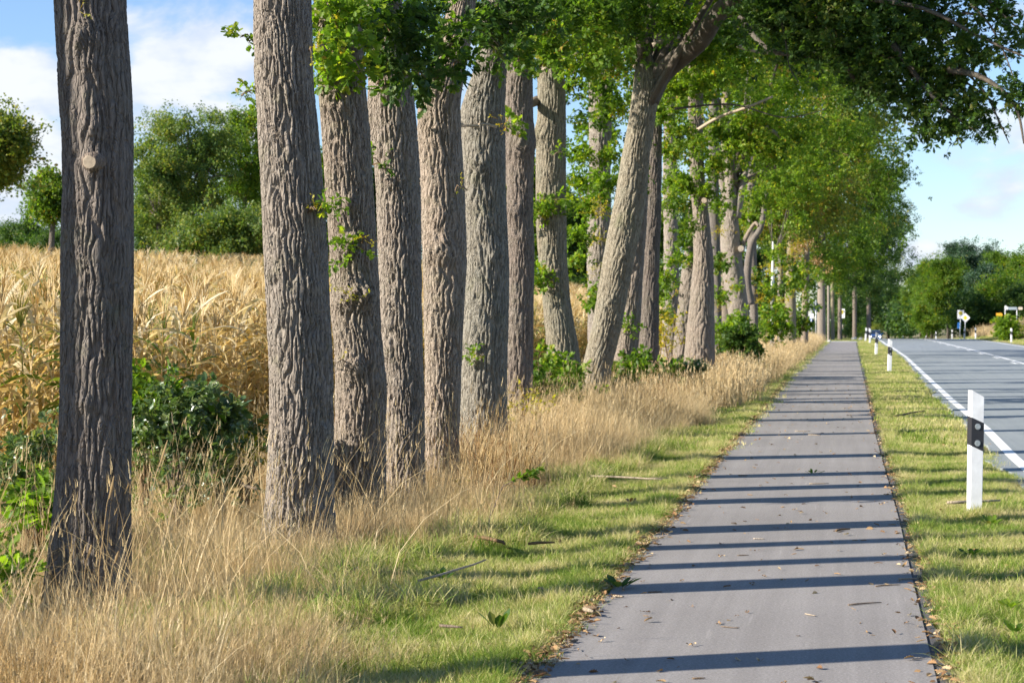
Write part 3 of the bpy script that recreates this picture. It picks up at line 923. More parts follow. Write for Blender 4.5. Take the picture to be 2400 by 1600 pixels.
HP = -math.pi / 2       # angle on the trunk that faces the camera
nearC = dict(npuff=13, pr=1.1, per=26, limbs=5, crown_z=10.4, crown_r=(3.4, 3.4, 2.8), coll='clump')
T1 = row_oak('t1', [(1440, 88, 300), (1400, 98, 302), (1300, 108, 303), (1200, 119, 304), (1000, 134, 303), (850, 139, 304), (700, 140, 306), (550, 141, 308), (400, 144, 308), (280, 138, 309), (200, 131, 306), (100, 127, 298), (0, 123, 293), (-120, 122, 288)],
             10.3, 'nearest oak at the far left, its dark shaded trunk carrying a round sawn branch stub', 210, .012, 7.0, 3, 'bark_shaded', depth=.017,
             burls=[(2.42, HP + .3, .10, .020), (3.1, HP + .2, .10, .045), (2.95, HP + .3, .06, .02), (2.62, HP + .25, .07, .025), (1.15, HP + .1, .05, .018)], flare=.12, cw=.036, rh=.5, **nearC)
T2 = row_oak('t2', [(1290, 590, 780), (1250, 597, 770), (1150, 610, 767), (1000, 615, 765), (850, 615, 763), (700, 610, 757), (550, 605, 750), (400, 600, 740), (300, 595, 733), (200, 588, 724), (100, 582, 722), (0, 582, 718), (-120, 578, 712)],
             13.7, 'broad sunlit oak trunk, second from the left, leafy twig on its right flank', 220, .014, 7.2, 7, 'bark', depth=.026,
             burls=[(2.35, HP + .5, .09, .03), (1.85, HP + .7, .08, .02), (3.2, HP + .35, .10, .025)], flare=.1, cw=.029, rh=.36, **nearC)
T3 = row_oak('t3', [(1230, 765, 890), (1150, 766, 884), (1000, 768, 886), (880, 770, 890), (800, 768, 880), (700, 758, 872), (600, 757, 868), (500, 750, 862), (400, 742, 856), (300, 735, 850), (200, 730, 840), (100, 727, 835), (0, 720, 828), (-100, 715, 822)],
             16.0, 'third oak from the left, trunk ringed by bulging burls with small leafy tufts', 176, .016, 7.4, 12, 'bark', depth=.026,
             burls=[(2.15, HP + .1, .11, .075), (1.80, HP + .5, .12, .095), (1.75, HP - .2, .09, .06), (1.22, HP, .11, .07), (2.55, HP + .3, .08, .045), (3.35, HP, .15, .05)], flare=.12, cw=.030, rh=.30, **nearC)
T4 = row_oak('t4', [(1190, 872, 980), (1100, 878, 977), (1000, 882, 976), (900, 879, 976), (800, 873, 974), (600, 869, 969), (450, 862, 966), (400, 858, 965), (320, 850, 960), (240, 842, 952), (200, 846, 948), (100, 842, 935), (0, 835, 925), (-100, 832, 915)],
             17.3, 'fourth oak from the left, pale upright trunk standing hard beside a darker one', 156, .018, 7.4, 16, 'bark', depth=.026, flare=.1, cw=.028, rh=.38,
             burls=[(1.55, HP - .3, .07, .02), (3.35, HP - 1.3, .12, .04)], **nearC)
T5 = row_oak('t5', [(1190, 966, 1046), (1100, 972, 1052), (1000, 975, 1056), (850, 977, 1061), (750, 973, 1066), (600, 969, 1072), (500, 967, 1069), (400, 964, 1064), (300, 958, 1058), (230, 962, 1058), (180, 985, 1068), (100, 1012, 1084), (0, 1030, 1094), (-100, 1042, 1100)],
             18.9, 'fifth oak from the left, slim trunk kinking to the right under the leaves', 144, .018, 7.6, 21, 'bark', depth=.026, flare=.08, cw=.033, rh=.42,
             burls=[(2.25, HP, .15, .05), (2.6, HP + .1, .10, .02)], **nearC)
T6 = row_oak('t6', [(1020, 1052, 1166), (900, 1056, 1166), (800, 1059, 1167), (700, 1066, 1170), (600, 1068, 1171), (500, 1064, 1166), (430, 1060, 1162), (330, 1060, 1160), (250, 1058, 1158), (170, 1086, 1162), (100, 1104, 1166), (0, 1106, 1175), (-100, 1108, 1176)],
             21.6, 'sixth oak from the left, thick olive-brown trunk with a waisted bend two thirds up', 160, .022, 7.8, 26, 'bark_olive', depth=.026, flare=.08, cw=.031, rh=.36,
             burls=[(3.3, HP, .16, .04), (2.3, HP + .5, .12, .035), (1.3, HP - .2, .08, .03)], npuff=15, pr=1.1, per=28, limbs=5, crown_z=10.6, crown_r=(3.6, 3.6, 3.0), coll='clump')
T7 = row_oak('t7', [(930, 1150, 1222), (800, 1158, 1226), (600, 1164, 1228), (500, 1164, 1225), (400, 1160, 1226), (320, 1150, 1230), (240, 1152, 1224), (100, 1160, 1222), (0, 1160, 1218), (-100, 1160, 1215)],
             26.0, 'shaded oak trunk half hidden behind the waisted one, knobbly halfway up', 110, .028, 8.2, 31, 'bark_shaded', depth=.022, cw=.042, rh=.42,
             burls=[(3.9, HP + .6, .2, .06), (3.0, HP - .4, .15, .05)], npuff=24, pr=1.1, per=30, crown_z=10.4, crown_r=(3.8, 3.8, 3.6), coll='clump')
T8 = row_oak('t8', [(860, 1258, 1336), (800, 1256, 1330), (700, 1246, 1312), (600, 1238, 1304), (500, 1231, 1300), (400, 1230, 1300), (300, 1232, 1301), (200, 1234, 1298), (100, 1236, 1290), (0, 1238, 1284)],
             30.0, 'oak leaning left with a broad foot in front of the gap showing maize', 140, .028, 8.5, 35, 'bark_olive', depth=.026, cw=.042, rh=.42,
             burls=[(4.4, HP - .8, .2, .06)], npuff=28, pr=1.1, per=32, crown_z=10.0, crown_r=(3.8, 3.8, 3.9), coll='clump_lime')
T9 = row_oak('t9', [(900, 1325, 1400), (850, 1336, 1404), (750, 1360, 1430), (650, 1375, 1448), (550, 1392, 1468), (450, 1412, 1484), (350, 1430, 1494), (270, 1446, 1506), (200, 1455, 1520), (140, 1462, 1500), (90, 1470, 1492)],
             33.0, 'oak leaning strongly to the right and forking into a dark limb over the path', 150, .028, 6.15, 39, 'bark_olive', depth=.026, npuff=0, cw=.042, rh=.42, burls=[(1.9, HP + .1, .15, .05), (2.7, HP + .3, .15, .05)])
T10 = row_oak('t9b', [(720, 1350, 1408), (600, 1348, 1406), (500, 1350, 1404), (400, 1352, 1402), (300, 1352, 1404), (200, 1352, 1408), (120, 1356, 1404), (0, 1360, 1400)],
              37.0, 'upright oak standing behind the leaning forked one, wrapped in leafy shoots', 90, .04, 9.0, 43, 'bark', depth=.026, npuff=34, per=32, crown_z=10.6, crown_r=(4.0, 4.0, 4.2), coll='clump_lime', cw=.05, rh=.5)
T11 = row_oak('t10', [(870, 1408, 1462), (800, 1412, 1466), (700, 1420, 1474), (600, 1430, 1480), (500, 1440, 1486), (400, 1448, 1490), (300, 1456, 1494)],
              38.5, 'slightly leaning oak just right of the forked one with a leafy tuft at knee height', 100, .04, 9.2, 45, 'bark', depth=.026, npuff=22, per=32, crown_z=11.4, crown_r=(4.0, 4.0, 3.6), coll='clump_lime', cw=.05, rh=.5)
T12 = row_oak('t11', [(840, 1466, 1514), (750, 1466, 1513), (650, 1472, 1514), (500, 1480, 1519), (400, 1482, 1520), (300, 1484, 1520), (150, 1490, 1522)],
              41.0, 'dark straight oak trunk between the leaning oak and a leafy shoot', 90, .04, 9.6, 47, 'bark_shaded', depth=.022, npuff=26, per=32, crown_z=11.2, crown_r=(4.2, 4.2, 4.0), coll='clump', cw=.05, rh=.5, off=(.6, 0))
T13 = row_oak('t12', [(800, 1520, 1562), (700, 1522, 1560), (600, 1524, 1560), (500, 1524, 1558), (400, 1522, 1556), (300, 1524, 1552)],
              50.0, 'pinkish oak trunk behind leafy shoots, between the dark straight trunk and a leaning one', 70, .05, 10.5, 51, 'bark', depth=.026, npuff=30, per=34, crown_z=11.5, crown_r=(4.4, 4.4, 4.4), coll='clump_lime', cw=.05, rh=.25, zmin=6.4)
T14 = row_oak('t13', [(840, 1542, 1586), (750, 1550, 1592), (650, 1562, 1602), (550, 1576, 1612), (450, 1584, 1614), (350, 1592, 1616)],
              48.0, 'slim oak leaning behind the thick smooth-barked one near the middle', 70, .05, 10.0, 55, 'bark', depth=.026, npuff=26, per=34, crown_z=11.6, crown_r=(4.2, 4.2, 4.2), coll='clump', cw=.05, rh=.25, zmin=6.6)
T15 = row_oak('t14', [(840, 1570, 1642), (780, 1574, 1641), (700, 1582, 1640), (600, 1593, 1640), (500, 1592, 1630), (400, 1584, 1618), (300, 1580, 1612), (240, 1580, 1608)],
              43.5, 'thick lit oak trunk beside the tall pale grass, left of the dense green bush', 120, .035, 9.8, 59, 'bark', depth=.026, npuff=34, per=34, crown_z=11.4, crown_r=(4.4, 4.4, 4.4), coll='clump_lime', cw=.048, rh=.45, off=(.7, 0), zmin=6.6)
T16 = row_oak('t15', [(760, 1636, 1658), (600, 1632, 1656), (480, 1626, 1652)], 57.0, 'thin dark oak trunk in the shade right of the thick lit trunk', 28, .12, 11, 61, 'bark_shaded', depth=.01, cw=.06, rh=.3,
              npuff=24, pr=1.2, per=34, crown_z=11.8, crown_r=(4, 4, 4.4), coll='clump', zmin=7)
T17 = row_oak('t17', [(780, 1674, 1722), (720, 1672, 1722), (660, 1664, 1714), (600, 1656, 1706), (540, 1654, 1700), (490, 1660, 1694)], 60.0, 'stout oak rising out of the dense green bush and splitting at head height', 70, .05, 7.0, 63, 'bark', depth=.026, cw=.05, rh=.25, npuff=0, flare=.1)
T17b = row_oak('t16', [(760, 1650, 1682), (650, 1652, 1680), (520, 1654, 1680)], 66.0, 'pale oak trunk partly hidden behind the stout splitting one', 28, .12, 11, 65, 'bark', depth=.01, cw=.06, rh=.3,
               npuff=26, pr=1.25, per=32, crown_z=11.4, crown_r=(4.2, 4.2, 4.8), coll='clump_lime', zmin=5.2)
T18 = row_oak('t18', [(770, 1722, 1742), (650, 1722, 1740), (560, 1716, 1738), (480, 1716, 1736)], 72.0, 'narrow two-stemmed oak right of the green bush', 24, .15, 12, 67, 'bark_shaded', depth=.01, cw=.07, rh=.35,
              npuff=30, pr=1.3, per=32, crown_z=11.0, crown_r=(4.6, 4.6, 5.2), coll='clump', zmin=4.6, off=(.8, 0))

# far part of the row: slimmer in the picture, crowns reaching lower
far_specs = [
    ('t20', [(768, 1785, 1798), (620, 1786, 1798), (560, 1786, 1797)], 84, 'thin greyish oak just right of the white birch', 'bark', 'clump_autumn', 9.2, (3.2, 3.6, 5.0), 4.0),
    ('t21', [(776, 1800, 1829), (640, 1804, 1828), (560, 1808, 1824)], 88, 'rough oak trunk covered in yellowing shoots, right of the birch', 'bark_olive', 'clump_autumn', 9.6, (3.8, 3.8, 5.4), 4.2),
    ('t22', [(776, 1838, 1856), (650, 1844, 1858), (560, 1848, 1860)], 98, 'smooth brownish oak trunk left of the sign poles', 'bark', 'clump', 10.4, (4.2, 4.4, 6.2), 4.4),
    ('t23', [(786, 1876, 1897), (650, 1878, 1895), (560, 1880, 1892)], 152, 'oak trunk directly behind the dark diamond sign', 'bark', 'clump', 11.2, (4.4, 4.6, 7.0), 4.2),
    ('t24', [(780, 1900, 1906), (650, 1900, 1906), (560, 1900, 1906)], 156, 'slender bare-stemmed oak right of the diamond sign', 'bark', 'clump_lime', 11.0, (4.0, 4.4, 6.6), 3.4),
    ('t25', [(780, 1908, 1917), (650, 1908, 1916), (560, 1908, 1916)], 160, 'mossy slim oak between the diamond sign and the bus stop sign', 'bark_olive', 'clump', 11.0, (4.2, 4.4, 7.4), 3.0),
    ('t26', [(778, 1924, 1934), (650, 1925, 1933), (560, 1926, 1932)], 165, 'dark oak behind the bus stop sign at the end of the path', 'bark_shaded', 'clump_dark', 10.0, (5.0, 5, 7.6), 1.4),
    ('t27', [(778, 1958, 1968), (650, 1958, 1968)], 190, 'shadowy oak closing the view over the end of the path', 'bark_shaded', 'clump_dark', 9.0, (4.6, 5, 7.4), 1.4),
    ('t28', [(770, 1990, 2000), (650, 1990, 2000)], 215, 'dense dark oak hanging over the left road edge in the distance', 'bark_shaded', 'clump_dark', 9.6, (4.0, 5, 7.2), 2.0),
]
for i, (k, con, D, lab, bm_, cl, cz, cr, zm) in enumerate(far_specs):
    row_oak(k, con, D, lab, 18, .3, 9 if D < 150 else 6, 70 + i, bm_, cz, cr, 34 if D < 150 else 44, 1.35 if D < 150 else 1.6, 38, cl, depth=.0, scl=(1.1, 1.8), zmin=zm, limbs=6, flare=.1, off=(.5, 0))

row_oak('birch', [(762, 1769, 1778), (640, 1771, 1778), (580, 1773, 1778)], 80, 'white-barked birch standing among the far oaks', 14, .3, 4.8, 90, 'birch', 7.6, (2.0, 2.2, 3.2), 18, 1.0, 36, 'clump_lime', depth=0, name='birch_tree', scl=(.9, 1.3), group='birches in the tree row')
row_oak('birch2', [(740, 1735, 1741), (640, 1733, 1738), (560, 1733, 1738)], 92, 'thin white birch stem glimpsed behind the stout splitting oak', 12, .3, 5.4, 91, 'birch', 8.2, (2.2, 2.2, 3.0), 14, 1.0, 34, 'clump', depth=0, name='birch_tree', scl=(.9, 1.3), group='birches in the tree row')

# oaks just outside the left frame edge: their trunks throw the first stripes on the path
def side_oak(x, Y, r, label, seed, fr=.08):
    t = empty('oak_tree', (x, Y, float(terrain(x, Y))), label, 'tree', 'oaks just left of the frame edge')
    zz = np.arange(-.1, 7.2, .12); n = 28; th = np.linspace(0, 2 * np.pi, n, endpoint=False)
    TH, ZZ = np.meshgrid(th, zz); R_ = r * (1 + fr * np.exp(-ZZ / .3)) * (1 - .03 * ZZ) * (1 + .04 * np.sin(3 * TH + ZZ * 2 + seed) + .03 * np.sin(7 * TH - ZZ * 5))
    cx = .05 * np.sin(ZZ * .7 + seed)
    V = np.stack([cx + R_ * np.cos(TH), R_ * np.sin(TH), ZZ], -1).reshape(-1, 3); I = np.arange(len(zz) * n).reshape(len(zz), n); J = np.roll(I, -1, 1)
    put('trunk', mesh_from('trunk', V, np.stack([I[:-1], J[:-1], J[1:], I[1:]], -1).reshape(-1, 4), M['bark'], True), t)
    crown(t, (x, Y, 10.6), (3.0, 3.0, 2.6), 16, 1.1, 30, C['clump'], Vector((x, Y, 7)), 5, r0=.1, seed=seed)


side_oak(-4.05, 7.62, .20, 'row oak just outside the left edge, casting the nearest stripe on the path', 201)
side_oak(-7.2, 8.78, .20, 'oak behind the row outside the left edge, shading the nearest trunk', 202)
side_oak(-7.0, 9.9, .15, 'slim oak behind the row outside the left edge, beside the maize', 203)
side_oak(-7.1, 10.95, .15, 'slimmer oak nearest the maize outside the left edge', 204)

# forked oak: limb over the path with shade put into darker bark, upright limb, and the hanging foliage it carries
t9, top9, rt9, _ = TREES['t9']
a9 = lambda X, Y, D=33.0: tuple(at(X, Y, D))
limb(t9, [a9(1488, 230), a9(1520, 170), a9(1568, 128, 32.6), a9(1612, 90, 32), a9(1650, 30, 31.5), a9(1700, -10, 31), a9(1800, -60, 30)], .20, .12, mat=M['branch'], n=14)
limb(t9, [a9(1480, 120), a9(1486, 60, 33.2), a9(1500, -20, 33.4), a9(1520, -130, 33.6)], .15, .10, mat=M['branch'], n=10)
limb(t9, [a9(1478, 180), a9(1440, 140, 34), a9(1400, 170, 35)], .05, .02, mat=M['deadwood'])
limb(t9, [a9(1500, 105), a9(1530, 92, 33), a9(1560, 84, 33.2)], .055, .035, mat=M['deadwood'])
# long outer branches of that limb
for pts in ([(1800, -60, 30), (1900, 60, 29.5), (2000, 125, 29), (2150, 150, 28.5), (2290, 240, 28)],
            [(1800, -60, 30), (1950, -10, 29), (2120, 20, 28), (2260, 90, 27.5), (2352, 130, 27)],
            [(1700, 40, 31), (1760, 110, 30.5), (1850, 130, 30), (1980, 130, 30)],
            [(2180, 160, 28), (2260, 180, 27.6), (2330, 240, 27.2), (2352, 330, 27)],
            [(1900, 60, 29.5), (1960, 180, 29.3), (2020, 235, 29)], [(2050, 100, 28.6), (2150, 230, 28.2), (2240, 300, 28)]):
    limb(t9, [a9(*p) for p in pts], .055, .012, n=6)
for pts in ([(2230, 10, 27.8), (2275, 60, 27.6), (2310, 130, 27.4), (2335, 200, 27.2)], [(2260, -10, 27.6), (2320, 50, 27.4), (2370, 90, 27.2)], [(2200, 150, 28.2), (2260, 210, 28), (2300, 290, 27.8), (2318, 330, 27.7)],
            [(1770, -10, 30), (1800, 70, 29.8), (1812, 150, 29.7), (1835, 190, 29.6)], [(1990, 130, 29.2), (2060, 170, 29), (2130, 260, 28.8), (2150, 320, 28.7)], [(2210, 30, 28), (2300, 40, 27.6), (2380, 30, 27.2)], [(1640, 60, 31.8), (1700, 30, 31.6), (1790, 40, 31)], [(1550, 250, 33.5), (1680, 240, 33), (1800, 270, 32), (1900, 250, 31.5)]):
    limb(t9, [a9(*p) for p in pts], .022, .006, n=5)
puffs9 = [(1760, 20, 30, .75), (1840, 40, 30, .8), (1920, 30, 29.5, .8), (2000, 40, 29, .8), (2080, 60, 29, .75), (2160, 60, 28.5, .65), (2230, 120, 28, .5),
          (1860, 110, 30, .6), (1940, 120, 29.5, .65), (2020, 130, 29, .65), (2100, 150, 28.6, .65), (2170, 190, 28.4, .6), (2230, 240, 28, .42), (2110, 230, 28.6, .5), (2190, 285, 28.2, .36), (2260, 290, 28, .26),
          (2040, 210, 29, .45), (1980, 190, 29.4, .45), (2120, 300, 28.4, .26), (2290, 20, 27.6, .3), (2340, 80, 27.4, .2), (2345, 200, 27.2, .25), (2300, 110, 27.5, .18), (2060, -20, 29, .8), (1960, -30, 29.4, .8), (1860, -30, 30, .8), (2150, -30, 28.6, .6), (2250, -20, 28, .4), (2335, 235, 27.2, .16)]
P9 = np.concatenate([puff_points(at(X, Y, D), r, int(470 * r ** 1.9) + 10, .7) for X, Y, D, r in puffs9])
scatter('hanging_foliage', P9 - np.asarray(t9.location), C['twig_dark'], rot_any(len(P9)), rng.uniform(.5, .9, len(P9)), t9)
crown(t9, (top9.x + .8, 33, 10.6), (4.4, 4.4, 3.4), 22, 1.15, 32, C['clump'], top9, 5, seed=39, r0=.1, scl=(.9, 1.4))

# splitting oak limbs (tree by the bush)
t17 = TREES['t17'][0]
for pts, r0, r1 in (([(1680, 500, 60), (1668, 450, 60), (1650, 380, 60), (1640, 300, 60)], .16, .07), ([(1690, 500, 60), (1700, 450, 60), (1715, 380, 60), (1735, 300, 60)], .16, .06),
                    ([(1706, 560, 60), (1722, 530, 59.8), (1735, 512, 59.6), (1742, 520, 59.5)], .08, .04)):
    limb(t17, [tuple(at(*p)) for p in pts], r0, r1, mat=M['bark'])
crown(t17, (at(1690, 200, 60)[0], 60, 10.6), (4.4, 4.4, 4.8), 28, 1.25, 34, C['clump_lime'], Vector(at(1690, 380, 60)), 6, seed=63, r0=.12, scl=(1, 1.5), zmin=5.4)
t18 = TREES['t18'][0]
limb(t18, [tuple(at(1724, 700, 71)), tuple(at(1716, 640, 71)), tuple(at(1726, 560, 71)), tuple(at(1748, 520, 71)), tuple(at(1760, 440, 71))], .17, .08, mat=M['bark_shaded'])
0 and limb(t18, [tuple(at(1752, 556, 74)), tuple(at(1772, 546, 73)), tuple(at(1790, 530, 72))], .05, .02, mat=M['birch'])

# visible limbs in the canopy over the path
for (key, pts, r0, r1, mt) in [('t12', [(1530, 330, 48), (1600, 330, 47), (1680, 260, 46), (1760, 235, 45)], .07, .03, 'branch'),
                               ('t14', [(1600, 300, 43), (1650, 270, 42.5), (1720, 245, 42), (1775, 222, 42)], .04, .022, 'deadwood'),
                               ('t14', [(1760, 290, 44), (1780, 305, 44), (1800, 322, 44)], .05, .035, 'deadwood'),
                               ('t14', [(1690, 105, 42), (1740, 118, 42), (1790, 124, 42), (1830, 130, 42)], .05, .03, 'deadwood'),
                               ('t14', [(1690, 62, 42), (1740, 62, 42), (1775, 54, 42)], .06, .04, 'deadwood'),
                               ('t17', [(1690, 430, 60), (1740, 400, 60), (1790, 380, 60)], .09, .05, 'bark_shaded'),
                               ('t7', [(1180, 80, 26), (1200, 50, 25.6), (1230, 30, 25.4)], .10, .05, 'bark'),
                               ('t8', [(1232, 232, 30), (1215, 240, 29.6), (1205, 230, 29.4)], .08, .05, 'bark_shaded'),
                               ('t8', [(1225, 172, 29), (1270, 150, 29), (1330, 120, 29)], .03, .015, 'deadwood')]:
    limb(TREES[key][0], [tuple(at(*p)) for p in pts], r0, r1, mat=M[mt])

# foliage seen in front of and between the near trunks
S = lambda key, *a, **k: sprout(TREES[key][0], *a, **k)
for X, Y, D, r, n, cl in [(775, 95, 15.6, .26, 46, 'twig_lime'), (800, 30, 15.6, .24, 40, 'twig_lime'), (760, 150, 15.6, .16, 22, 'twig_lime'), (815, 160, 15.6, .14, 18, 'twig_lime'), (735, 40, 15.7, .14, 14, 'twig_lime')]: S('t3', X, Y, D, r, n, cl)
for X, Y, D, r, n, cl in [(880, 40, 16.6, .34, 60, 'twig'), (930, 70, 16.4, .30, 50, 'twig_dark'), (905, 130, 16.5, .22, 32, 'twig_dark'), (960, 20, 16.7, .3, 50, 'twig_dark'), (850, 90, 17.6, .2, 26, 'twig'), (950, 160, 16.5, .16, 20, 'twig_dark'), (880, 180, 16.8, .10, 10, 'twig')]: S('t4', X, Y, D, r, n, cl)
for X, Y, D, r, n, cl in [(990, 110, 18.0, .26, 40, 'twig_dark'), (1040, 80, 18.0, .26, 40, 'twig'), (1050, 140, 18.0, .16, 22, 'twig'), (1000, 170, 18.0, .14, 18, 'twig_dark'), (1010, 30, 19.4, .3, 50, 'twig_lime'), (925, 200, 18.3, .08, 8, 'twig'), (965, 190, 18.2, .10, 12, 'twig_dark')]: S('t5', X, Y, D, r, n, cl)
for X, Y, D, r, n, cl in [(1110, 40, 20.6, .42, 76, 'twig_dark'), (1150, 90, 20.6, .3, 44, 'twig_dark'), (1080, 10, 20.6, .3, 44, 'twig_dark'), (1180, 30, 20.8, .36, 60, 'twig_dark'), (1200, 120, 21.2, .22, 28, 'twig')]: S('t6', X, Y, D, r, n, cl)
for X, Y, D, r, n, cl in [(1240, 40, 24.5, .5, 90, 'twig'), (1270, 110, 25, .36, 56, 'twig_lime'), (1220, 140, 25.3, .22, 24, 'twig'), (1300, 30, 25.5, .45, 80, 'twig'), (1165, 285, 25.4, .12, 12, 'twig_lime')]: S('t7', X, Y, D, r, n, cl)
for X, Y, D, r, n, cl in [(1340, 70, 28.5, .55, 100, 'twig_lime'), (1380, 30, 28.5, .5, 90, 'twig'), (1320, 150, 29, .36, 50, 'twig_lime'), (1370, 130, 29.5, .4, 60, 'twig_lime'), (1300, 200, 31, .3, 36, 'twig'), (1240, 480, 29.6, .22, 22, 'twig_lime'), (1235, 640, 29.6, .2, 22, 'twig_lime'), (1226, 560, 31, .25, 28, 'twig'), (1275, 460, 29.6, .10, 8, 'twig_lime')]: S('t8', X, Y, D, r, n, cl)
for X, Y, D, r, n, cl in [(1430, 70, 31.5, .6, 110, 'twig'), (1400, 130, 33, .5, 80, 'twig_lime'), (1450, 20, 31, .6, 110, 'twig'), (1540, 50, 32.5, .5, 90, 'twig'), (1580, 30, 33.4, .5, 90, 'twig_lime'), (1560, 100, 33.8, .3, 40, 'twig_lime'), (1620, 130, 34, .45, 66, 'twig_lime'), (1660, 170, 35, .5, 76, 'twig_lime'), (1540, 200, 35, .4, 56, 'twig_lime'), (1600, 200, 35, .45, 66, 'twig_lime'), (1680, 90, 34, .5, 76, 'twig')]: S('t9', X, Y, D, r, n, cl)
for X, Y, D, r, n, cl in [(1330, 350, 36, .4, 56, 'twig_lime'), (1330, 420, 36, .36, 44, 'twig_lime'), (1385, 420, 35.5, .36, 44, 'twig_lime'), (1350, 470, 35.5, .32, 40, 'twig_lime'), (1335, 540, 35.5, .3, 36, 'twig_lime'), (1375, 480, 35, .3, 30, 'twig_yellow'), (1400, 360, 36, .26, 26, 'twig_lime'), (1385, 200, 35.5, .45, 66, 'twig'), (1420, 250, 36, .4, 50, 'twig_lime'), (1345, 280, 38, .4, 50, 'twig'), (1320, 600, 36, .25, 24, 'twig_lime'), (1400, 300, 38, .3, 36, 'twig_lime')]: S('t9b', X, Y, D, r, n, cl)
for X, Y, D, r, n, cl in [(1437, 748, 38, .14, 12, 'twig_lime'), (1520, 260, 40, .5, 70, 'twig_lime'), (1560, 300, 41, .5, 70, 'twig_lime'), (1540, 350, 42, .4, 50, 'twig_lime')]: S('t10', X, Y, D, r, n, cl)
for X, Y, D, r, n, cl in [(1530, 640, 47, .32, 36, 'twig_lime'), (1548, 600, 47, .24, 22, 'twig_lime'), (1525, 720, 47, .36, 40, 'twig_lime'), (1545, 470, 47, .4, 44, 'twig_lime'), (1540, 420, 47, .4, 44, 'twig_lime'), (1530, 670, 48, .26, 24, 'twig')]: S('t12', X, Y, D, r, n, cl)
for X, Y, D, r, n, cl in [(1595, 330, 42.6, .35, 40, 'twig_lime'), (1585, 520, 42.6, .28, 28, 'twig'), (1570, 420, 43, .4, 50, 'twig_lime'), (1620, 440, 43, .4, 46, 'twig_lime'), (1640, 380, 43.4, .6, 90, 'twig_lime'), (1700, 330, 44, .8, 130, 'twig_lime'), (1770, 350, 44, .8, 130, 'twig_lime'), (1830, 310, 44, .8, 120, 'twig_lime'), (1740, 280, 44, .7, 110, 'twig_lime'), (1650, 300, 44, .6, 90, 'twig_lime')]: S('t14', X, Y, D, r, n, cl)
for X, Y, D, r, n, cl in [(1880, 380, 58, 1.0, 150, 'twig_lime'), (1800, 420, 58, 1.0, 150, 'twig_lime'), (1920, 300, 57, 1.0, 150, 'twig_lime'), (1740, 460, 58, .7, 90, 'twig_lime'), (1980, 340, 57, 1.0, 130, 'twig_lime'), (2010, 440, 57, .8, 90, 'twig'), (1690, 660, 59, .25, 18, 'twig_lime'), (2050, 400, 57, .8, 80, 'twig')]: S('t17', X, Y, D, r, n, cl)
for X, Y, D, r, n, cl in [(1780, 620, 82, .5, 50, 'twig_yellow'), (1790, 690, 83, .45, 36, 'twig_yellow'), (1830, 560, 86, 1.0, 70, 'twig_yellow'), (1770, 740, 82, .3, 20, 'twig_yellow')]: S('t21', X, Y, D, r, n, cl, (1.2, 1.8))
S('t21', 1840, 570, 86, .9, 10, 'clump_rusty', (.9, 1.3))
S('t21', 1880, 600, 90, .6, 5, 'clump_rusty', (.9, 1.3))
rs_ = np.random.default_rng(91)
for key, D, X, Y0, Y1 in [('t20', 83.4, 1791, 540, 740), ('t21', 87, 1815, 560, 760), ('t22', 97, 1848, 560, 700), ('t23', 151, 1886, 560, 640), ('t24', 155, 1903, 560, 660), ('t16', 65.5, 1667, 480, 700), ('t15', 56.6, 1647, 470, 700), ('t13', 47.6, 1575, 380, 700),
                          ('t18', 71.5, 1731, 460, 700), ('birch', 79.7, 1774, 560, 740), ('t9b', 36.6, 1378, 250, 700), ('t10', 38.2, 1450, 300, 560)]:
    for k in range(6):
        sprout(TREES[key][0], X + rs_.uniform(-14, 14), rs_.uniform(Y0, Y1), D, .05 + .0036 * D, 16, ['twig_lime', 'twig', 'twig_yellow'][k % 3], (.7 + .008 * D, 1.0 + .01 * D), 0)
# small sprouts on the trunks themselves
for X, Y, D, r, n, cl, key in [(188, 30, 10.1, .05, 4, 'twig_yellow', 't1'), (742, 468, 13.45, .09, 9, 'twig_lime', 't2'), (725, 480, 13.45, .05, 4, 'twig_yellow', 't2'), (552, 84, 13.7, .06, 7, 'twig_lime', 't2'), (575, 208, 13.7, .06, 7, 'twig_lime', 't2'), (730, 105, 13.5, .06, 5, 'twig_yellow', 't2'),
                               (805, 560, 15.7, .12, 14, 'twig_lime', 't3'), (830, 550, 15.7, .07, 7, 'twig_yellow', 't3'), (800, 672, 15.65, .10, 12, 'twig_yellow', 't3'), (770, 830, 15.7, .04, 3, 'twig_yellow', 't3'),
                               (865, 370, 17.0, .06, 5, 'twig', 't4'), (1090, 815, 21.2, .07, 6, 'twig_lime', 't6'), (1165, 290, 21.3, .12, 9, 'twig_yellow', 't6'), (1055, 430, 18.6, .06, 4, 'twig_yellow', 't5'), (1280, 350, 29.6, .1, 6, 'twig_lime', 't8')]:
    sprout(TREES[key][0], X, Y, D, r, n, cl, (.35, .6), 2)
mb = MB()
p0 = Vector(at(250, 385, 10.3)) - T1.location
mb.tube([p0 + Vector((0, -.10, .03)), p0 + Vector((-.005, -.17, .02)), p0 + Vector((-.01, -.25, .012))], [.070, .056, .050], 16)
st = mb.build('branch_stub', M['bark_shaded'], T1, True)
mb = MB(); mb.tube([p0 + Vector((-.01, -.2503, .012)), p0 + Vector((-.01, -.2535, .012))], [.038, .034], 16); mb.build('cut_face', M['wood_cut'], st)
for X, Y, D, key, r in [(1640 + 3, 461, 42.9, 't14', .06), (1702, 571, 59.6, 't17', .09)]:
    q = Vector(at(X - 25 if key == 't14' else X, Y, D)) - TREES[key][0].location
    mb = MB(); mb.tube([q + Vector((0, .25, 0)), q + Vector((0, -.12, 0))], [r * 1.2, r], 10); mb.build('branch_stub', M['deadwood'], TREES[key][0])
mb = MB()
